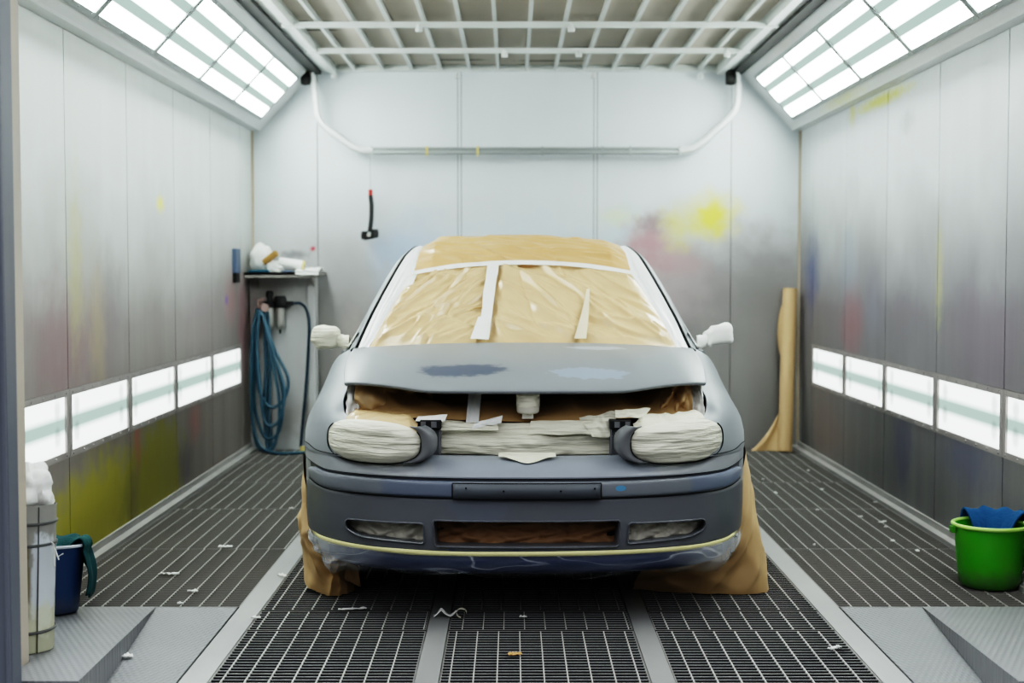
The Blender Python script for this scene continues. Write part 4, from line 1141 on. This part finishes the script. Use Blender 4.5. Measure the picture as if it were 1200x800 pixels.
tag(o, 'white wiping cloth draped over the right end of the shelf', 'cloth')
b = MB(); b.box(-1.895,-1.75,10.215,10.30,SZ,SZ+.016); o = b.build('sanding_pad', M['teal'], smooth=0); mod(o, 'BEVEL', width=.004); tag(o, 'flat dark blue sanding pad below the white paper heap on the shelf', 'sanding pad')
b = MB(); b.box(-1.655,-1.575,10.213,10.255,SZ,SZ+.014); o = b.build('sanding_pad', M['blue_box'], smooth=0); mod(o, 'BEVEL', width=.004); tag(o, 'small flat blue sanding pad before the white roll on the shelf', 'sanding pad')

# air filter regulator with hoses
t = thing('air_regulator', 'air filter regulator with two metal bowls on the pale corner panel', 'regulator', (-1.69, 10.36, 1.0))
for dx in (-.075, .0):
    b = MB(); b.lathe([(0,-.11),(.02,-.108),(.030,-.09),(.032,-.07),(.032,.045),(.024,.055),(0,.056)], 20, (dx,0,0)); bw = b.build('filter_bowl', M['chrome'], t)
    b = MB(); b.lathe([(0,-.14),(.007,-.14),(.009,-.10),(0,-.10)], 10, (dx,0,0)); b.build('drain', M['black'], bw)
b = MB(); b.lathe([(0,.05),(.038,.05),(.044,.07),(.046,.11),(.034,.135),(0,.136)], 18, (.005,0,0)); b.lathe([(0,.05),(.036,.05),(.036,.09),(.02,.10),(.018,.125),(.026,.13),(.026,.16),(.016,.172),(0,.172)], 18, (-.075,0,0))
b.box(-.11,.085,-.012,.075,.065,.095); b.tube([(.05,0,.08),(.10,0,.08)], .014, 10); b.build('regulator_head', M['black'], t, smooth=40)
b = MB(); b.lathe([(0,-.02),(.03,-.018),(.033,0),(.03,.012),(0,.014)], 18, (0,0,0)); o = b.build('pressure_gauge', M['pink'], t); o.location = (-.105,-.045,.05); o.rotation_euler = (PI/2, 0, .4)
b = MB(); b.tube([(-.15,0,.0),(-.15,0,.10),(-.11,0,.11)], .016, 8); b.lathe([(0,0),(.02,0),(.02,.04),(0,.04)], 12, (-.15,0,-.03)); b.build('outlet', M['pink'], t)
b = MB(); b.tube(rounded([(-1.59,10.36,1.08),(-1.545,10.37,1.085),(-1.50,10.375,1.05),(-1.475,10.375,.95),(-1.50,10.38,.55),(-1.53,10.37,.22),(-1.545,10.35,.03)], .12), .0105, 10)
tag(b.build('air_hose', M['hose_dark']), 'single dark hose curving from the regulator down the panel to the floor', 'hose')
# looped blue hose
def loop_hose():
    b = MB()
    path = [(-1.84,10.32,1.05)]
    ctl = []
    rr = random.Random(4)
    top = (-1.825, 10.31, 1.035)
    specs = [(-1.87,-1.66,.10,.0),(-1.85,-1.62,.33,.06),(-1.90,-1.68,.02,.02),(-1.84,-1.64,.20,.04)]
    pts = []
    for i, (xl, xr, zb, dd) in enumerate(specs):
        y = 10.30 - .022*i
        xm_ = (xl+xr)/2
        pts += [(top[0]+.012*i-.02, y, 1.045-.01*i), (lerp(top[0], xl, .7), y-.01, .80), (xl+.01*i, y-.02, lerp(.8, zb, .6)), (xl+.05, y-.02, zb+.06), (xm_, y-.03, zb), (xr-.03, y-.02, zb+.06), (xr, y-.02, lerp(.8, zb, .55)), (lerp(top[0], xr, .55), y-.01, .74)]
    pts += [(top[0]+.02, 10.24, 1.02)]
    q = []
    n = len(pts)
    tab = [(i, pts[i]) for i in range(n)]
    for i in range((n-1)*6+1): q.append(cr(tab, i/6))
    b.tube(q, .0115, 8)
    # the end trailing on the floor
    tail = [(-1.84,10.26,1.02),(-1.875,10.25,.7),(-1.875,10.24,.25),(-1.82,10.22,.06),(-1.72,10.16,.014),(-1.60,10.13,.013),(-1.50,10.18,.013),(-1.47,10.22,.013)]
    tab = [(i, tail[i]) for i in range(len(tail))]
    b.tube([cr(tab, i/6) for i in range((len(tail)-1)*6+1)], .0115, 8)
    for dx in (0,.03): b.tube([(-1.80+dx,10.34,1.02),(-1.79+dx,10.33,.6),(-1.80+dx,10.30,.25),(-1.77+dx,10.27,.02)], .014, 8)
    return b
tag(loop_hose().build('hose_coil', M['hose_blue'], smooth=60), 'looped blue air hose hanging in the back left corner, its end on the floor', 'hose')
b = MB(); b.lathe([(0,0),(.02,0),(.022,.02),(.016,.04),(0,.042)], 12, (-1.525,10.30,.002)); tag(b.build('hose_fitting', M['tape_edge']), 'small pale fitting on the floor below the service panel', 'fitting')
# blue box on the left wall
t = thing('wall_box', 'narrow blue box with black foot on the left wall before the shelf', 'box', (XL, 9.9, 1.36))
b = MB(); b.box(0,.03,-.075,.075,-.06,.11); o = b.build('box_body', M['blue_box'], t, smooth=0); mod(o, 'BEVEL', width=.004)
b = MB(); b.box(0,.026,-.06,.06,-.125,-.06); b.build('box_foot', M['black'], t, smooth=0)
# roll of brown paper leaning in the right back corner
t = thing('paper_roll', 'tall roll of brown masking paper leaning in the back right corner', 'paper roll', (0,0,0))
p0, p1 = Vector((1.985,10.30,.004)), Vector((2.045,10.47,1.185))
def rollp(u, v):
    a = 2*PI*u; ax = (p1-p0).normalized(); e1 = Vector((0,1,0)); e1 = (e1-ax*e1.dot(ax)).normalized(); e2 = ax.cross(e1)
    r = .052*(1+.012*math.cos(a*3)); return p0.lerp(p1, v) + (e1*math.cos(a)+e2*math.sin(a))*r
b = MB(); b.grid(rollp, 32, 20, cu=True)
ax = (p1-p0).normalized()
b.add([rollp(i/32, 1)-ax*.012 for i in range(32)], [tuple(range(32))]); b.add([rollp(i/32, 0) for i in range(32)], [tuple(range(32))])
b.build('roll', M['kraft'], t, smooth=50)
def loose(u, v):
    k = cr([(0,.20),(.05,.14),(.12,.075),(.22,.01),(.3,-.03),(.55,-.03),(.68,.012),(.8,.025),(.92,.012),(1,-.02)], v)
    c = p0.lerp(p1, lerp(.0, .93, v)); return (c.x - .045 - k*u, c.y + .0 + .04*u + .02*math.sin(u*5+v*4), c.z+.002 + .012*u*math.sin(v*8))
b = MB(); b.grid(loose, 10, 50); b.build('loose_sheet', M['kraft'], t, smooth=60)

# green bucket with blue cloth
t = thing('bucket', 'bright green plastic bucket standing by the right wall', 'bucket', (1.985, 5.86, .002))
def bprof(r0, r1, h): return [(0,.0),(r0*.93,.0),(r0,.012),(lerp(r0,r1,.35),h*.3),(lerp(r0,r1,.72),h*.65),(r1,h),(r1-.004,h),(lerp(r0,r1,.7)-.004,h*.65),(r0-.004,.02),(0,.012)]
b = MB(); b.lathe([(0,0),(.104,0),(.116,.008),(.124,.03),(.130,.08),(.137,.16),(.143,.23),(.146,.258),(.142,.258),(.133,.16),(.118,.02),(0,.014)], 48); b.build('bucket_body', M['green'], t, smooth=50)
b = MB(); b.tube([(.149*math.cos(2*PI*i/48), .149*math.sin(2*PI*i/48), .258) for i in range(48)], .0085, 8, closed=True); b.build('rim', M['green_rim'], t)
b = MB(); b.box(.148,.164,-.02,.02,.225,.25); b.box(-.164,-.148,-.02,.02,.225,.25); b.build('handle_lug', M['green'], t, smooth=0)
b = MB(); b.tube([(.158*math.cos(a), .158*math.sin(a)*.97, .236-.012*math.sin(a)) for a in [PI*i/24 for i in range(25)]], .003, 6); b.build('handle', M['grey_rail'], t)
def cloth_arch(c, w, d, up, dn_in, dn_out, ang, seed, dr=1):
    # cloth laid over a bucket rim: from inside over the rim to outside
    ca, sa = math.cos(ang), math.sin(ang)
    def fn(u, v):
        q = v*2-1                                   # -1 inside, +1 outside
        r = d*q*.5 ; z = up*(1-abs(q)**2.2)
        z -= (dn_in*sstep(.35, 1, -q) if q < 0 else dn_out*sstep(.35, 1, q)**.8)
        wv = (u-.5)*w*(1-.12*abs(q)) 
        f = .012*math.sin(u*17+seed) + .008*crease(u, v, seed, 5, 1.)
        r += f*1.0; z += f*.6*(1-abs(q))
        return (c[0] + ca*r - sa*wv, c[1] + sa*r + ca*wv, c[2] + z)
    return fn
b = MB()
def bcl(u, v):
    a = lerp(math.radians(5), math.radians(118), u); q = v
    rad = cr([(0,.06),(.3,.10),(.55,.138),(.7,.155),(1,.166)], q); z = cr([(0,.17),(.3,.25),(.5,.292),(.62,.298),(.75,.27),(1,.19)], q)
    f = .010*math.sin(u*21) + .008*crease(u, v, 4., 6, 1.); 
    return (rad*math.cos(a)*1.0 + f*math.cos(a)*.5, rad*math.sin(a) + f*math.sin(a)*.5, z + f*.7*math.sin(PI*clamp(q*1.2)))
b.grid(bcl, 50, 24); o = b.build('cloth', M['blue_cloth'], smooth=70); o.location = (1.985-.0, 5.86, .002); mod(o, 'SOLIDIFY', thickness=.008, offset=0)
tag(o, 'blue cloth hanging over the back rim of the green bucket', 'cloth')

# blue bucket with green cloth on the left ramp
by = 5.30; bz = ramp_z(by)+.004
t = thing('bucket', 'dark blue plastic bucket standing on the left ramp', 'bucket', (-1.745, by, bz))
t.rotation_euler = (math.radians(-4.9), 0, 0)
b = MB(); b.lathe([(0,.0),(.100,0),(.108,.008),(.112,.04),(.121,.14),(.129,.225),(.133,.252),(.129,.252),(.118,.14),(.105,.02),(0,.014)], 48); b.build('bucket_body', M['blue_bucket'], t, smooth=50)
b = MB(); b.tube([(.135*math.cos(2*PI*i/48), .135*math.sin(2*PI*i/48), .253) for i in range(48)], .006, 8, closed=True); b.build('rim', M['rim_pale'], t)
def gcl(u, v):
    a = lerp(math.radians(-18), math.radians(105), u)
    rad = cr([(0,.05),(.25,.09),(.45,.125),(.58,.147),(1,.150)], v); z = cr([(0,.20),(.25,.25),(.42,.272),(.52,.268),(.65,.22),(1,.06)], v)
    if v > .5: z = lerp(z, .262, sstep(.30, .62, u)*.75)
    f = .012*math.sin(u*19+1) + .008*crease(u, v, 2., 6, 1.2)
    return ((rad+f*.6)*math.cos(a) + .012*(v > .6)*math.sin(v*9), (rad+f*.6)*math.sin(a), z + f*.7)
b = MB(); b.grid(gcl, 50, 30); o = b.build('cloth', M['green_cloth'], smooth=70); o.location = (-1.745, by, bz); o.rotation_euler = (math.radians(-4.9), 0, 0); mod(o, 'SOLIDIFY', thickness=.006, offset=0)
tag(o, 'dark green cloth hanging over the right rim of the blue bucket', 'cloth')

# tall grey bin just inside the entrance
gy = 4.53; gz = ramp_z(gy)+.003
t = thing('bin', 'tall paint-stained grey bin with torn wrapper inside the left jamb', 'bin', (-1.615, gy, gz)); t.rotation_euler = (math.radians(-4.9), 0, 0)
b = MB(); R_ = .136
b.lathe([(0,0),(R_*.96,0),(R_*.98,.01),(R_*.98,.06),(R_,.066),(R_*.98,.075),(R_*.99,.20),(R_*1.0,.33),(R_*1.012,.338),(R_,.348),(R_*1.0,.40),(R_*1.012,.406),(R_,.414),(R_*1.005,.465),(R_*.97,.465),(R_*.95,.03),(0,.02)], 48)
b.build('bin_body', M['bin_grey'], t, smooth=50)
for z in (.068, .342, .41):
    b = MB(); b.tube([(R_*1.004*math.cos(2*PI*i/48), R_*1.004*math.sin(2*PI*i/48), z+.004*math.sin(2*PI*i/48*2)) for i in range(48)], .0048, 6, closed=True); b.build('band', M['dark_band'], t)
a = -.62
b = MB(); b.tube([(R_*1.006*math.cos(a), R_*1.006*math.sin(a), z) for z in (.0,.2,.46)], .0022, 6); b.build('seam', M['dark_band'], t)
a = -.20
for k in range(3):
    b = MB(); b.tube([(R_*1.02*math.cos(a), R_*1.02*math.sin(a), .345), (R_*(1.10+.05*k)*math.cos(a), R_*1.1*math.sin(a)-.01, .34-.02*k), (R_*(1.13+.10*k)*math.cos(a), R_*1.1*math.sin(a)-.01, .27+.02*k)], .0022, 6); b.build('wrapper_string', M['paper_white'], t)
o = lump('crumpled_paper', M['paper_white'], (0,0,0), (.078,.08,.095), 9., f=8, k=.5); o.location = (-1.575, 4.60, gz+.435)
tag(o, 'crumpled white paper sticking out of the tall grey bin', 'paper')
b = MB(); b.lathe([(0,0),(.014,0),(.016,.02),(.012,.16),(0,.165)], 12); o = b.build('wooden_stick', M['tape_edge']); o.location = (-1.655,4.51,gz+.38); o.rotation_euler = (.1,.05,0)
o.data.materials[0] = M['cardboard']
tag(o, 'short brown stick standing in the tall grey bin', 'stick')
b = MB(); b.lathe([(0,0),(.006,0),(.008,.10),(.011,.18),(.008,.205),(0,.21)], 12); o = b.build('brush', M['black']); o.location = (-1.672,4.53,gz+.40)
tag(o, 'dark slim handle rising above the stick in the tall grey bin', 'brush')

# ------------------------------------------------------------------ scraps on the floor
def scrap(x, y, z, L_, W, seed, label, kind=0, m=None, group=None, rz=0):
    def fn(u, v):
        X = (u-.5)*L_; Y = (v-.5)*W*(1-.5*abs(u-.5)*(kind != 1))
        h = .006 + .010*abs(nz(u*4, v*3, seed)) + (.022*math.sin(u*PI*1.4)**2 if kind == 1 else 0)
        return (X + .2*W*nz(u*3, seed), Y + L_*.12*nz(u*2.5, seed+4.), h)
    L_ *= .72; W *= .72
    b = MB(); b.grid(fn, 18, 6); o = b.build('paper_scrap', m or M['paper_white'], smooth=70); mod(o, 'SOLIDIFY', thickness=.003, offset=1)
    o.location = (x, y, z); o.rotation_euler = (0, 0, rz); tag(o, label, 'scrap', group)
    return o
scrap(-.254,5.312,.003,.12,.03,1.,'curled white tape scrap lying over the inner beam before the car',1,rz=.1)
b = MB()
def curl(u, v): a = u*4.6; return (.055+.028*u*0+.020*math.cos(a), (v-.5)*.022, .024+.018*math.sin(a))
b.grid(curl, 24, 2); o = b.build('tape_curl', M['tape'], smooth=70); o.location = (-.245,5.30,.0); mod(o, 'SOLIDIFY', thickness=.002); tag(o, 'small ring of tape at the right end of the curled white scrap', 'scrap')
scrap(-.615,5.421,.001,.15,.014,2.,'long thin pale strip on the grating before the left front wheel',rz=.15)
scrap(-.961,5.285,.001,.045,.025,3.,'small pale scrap on the grating by the left outer beam, before the car')
scrap(.042,5.299,.001,.035,.02,4.,'small pale scrap on the centre grating under the front of the car')
scrap(.01,4.77,.001,.065,.03,5.,'brownish torn scrap on the centre grating in the foreground',m=M['leaf'],rz=.2)
scrap(1.112,4.847,.002,.075,.03,6.,'pale scrap on the foreground grating beside the right outer beam',rz=.6)
scrap(-.981,6.026,.002,.07,.03,7.,'white scrap on the grating left of the left front wheel paper',rz=-.7)
scrap(-1.356,6.672,.001,.09,.035,8.,'white torn scrap midway along the left side grating',rz=.2)
scrap(-1.475,6.06,.001,.12,.03,9.,'long white torn scrap on the left side grating nearest the blue bucket',rz=.15)
scrap(-1.298,5.731,.001,.06,.03,10.,'short white scrap on the left side grating near the left tread plate',rz=-.2)
scrap(-1.295,5.50,.004,.03,.02,11.,'tiny white scrap at the far edge of the left tread plate')
scrap(-1.216,7.774,.001,.03,.02,12.,'tiny white scrap farthest along the left side grating, by the left outer beam')
scrap(-1.30,4.738,.004,.055,.05,13.,'white rounded scrap on the left tread plate against the wedge side',rz=.3)
for i, (x, y, L_) in enumerate(((1.94,9.267,.06),(1.576,8.88,.03),(2.053,7.979,.045),(1.849,7.499,.05),(1.905,7.194,.04),(1.926,7.343,.10),(1.669,7.718,.035),(1.438,6.715,.035),(1.553,8.323,.07),(1.853,8.456,.06),(1.888,6.569,.06),(1.84,6.823,.07))):
    scrap(x, y, .001, L_*.62, L_*.35, 20.+i, 'small pale scrap lying on the right side grating', group='scraps on the right side grating', rz=rnd.uniform(0, 3))

# ------------------------------------------------------------------ light, camera, look
w = bpy.data.worlds.new('workshop_light'); S.world = w; w.use_nodes = True
bg = w.node_tree.nodes['Background']; bg.inputs[0].default_value = (.93,.96,1.0,1)
# fill through the entrance: gradient shaped bright above for the car front, dark below
wn = w.node_tree.nodes; wl = w.node_tree.links
tcw = wn.new('ShaderNodeTexCoord'); spw = wn.new('ShaderNodeSeparateXYZ'); mrw = wn.new('ShaderNodeMapRange'); mrw.interpolation_type = 'SMOOTHSTEP'
mrw.inputs[1].default_value = .10; mrw.inputs[2].default_value = .55; mrw.inputs[3].default_value = .06; mrw.inputs[4].default_value = 1.7
wl.new(tcw.outputs['Generated'], spw.inputs[0]); wl.new(spw.outputs['Z'], mrw.inputs[0]); wl.new(mrw.outputs[0], bg.inputs[1])
cam = bpy.data.cameras.new('camera'); co = bpy.data.objects.new('camera', cam); COL.objects.link(co)
cam.lens = 50; cam.sensor_width = 36
co.location = (0, 0, 1.30); co.rotation_euler = (PI/2 - math.atan(80/1666.667), 0, 0)
cam.dof.use_dof = True; cam.dof.focus_distance = 5.25; cam.dof.aperture_fstop = 2.6
cam.clip_start = .05
S.camera = co
S.view_settings.view_transform = 'Filmic'; S.view_settings.look = 'Very High Contrast'; S.view_settings.exposure = -0.12
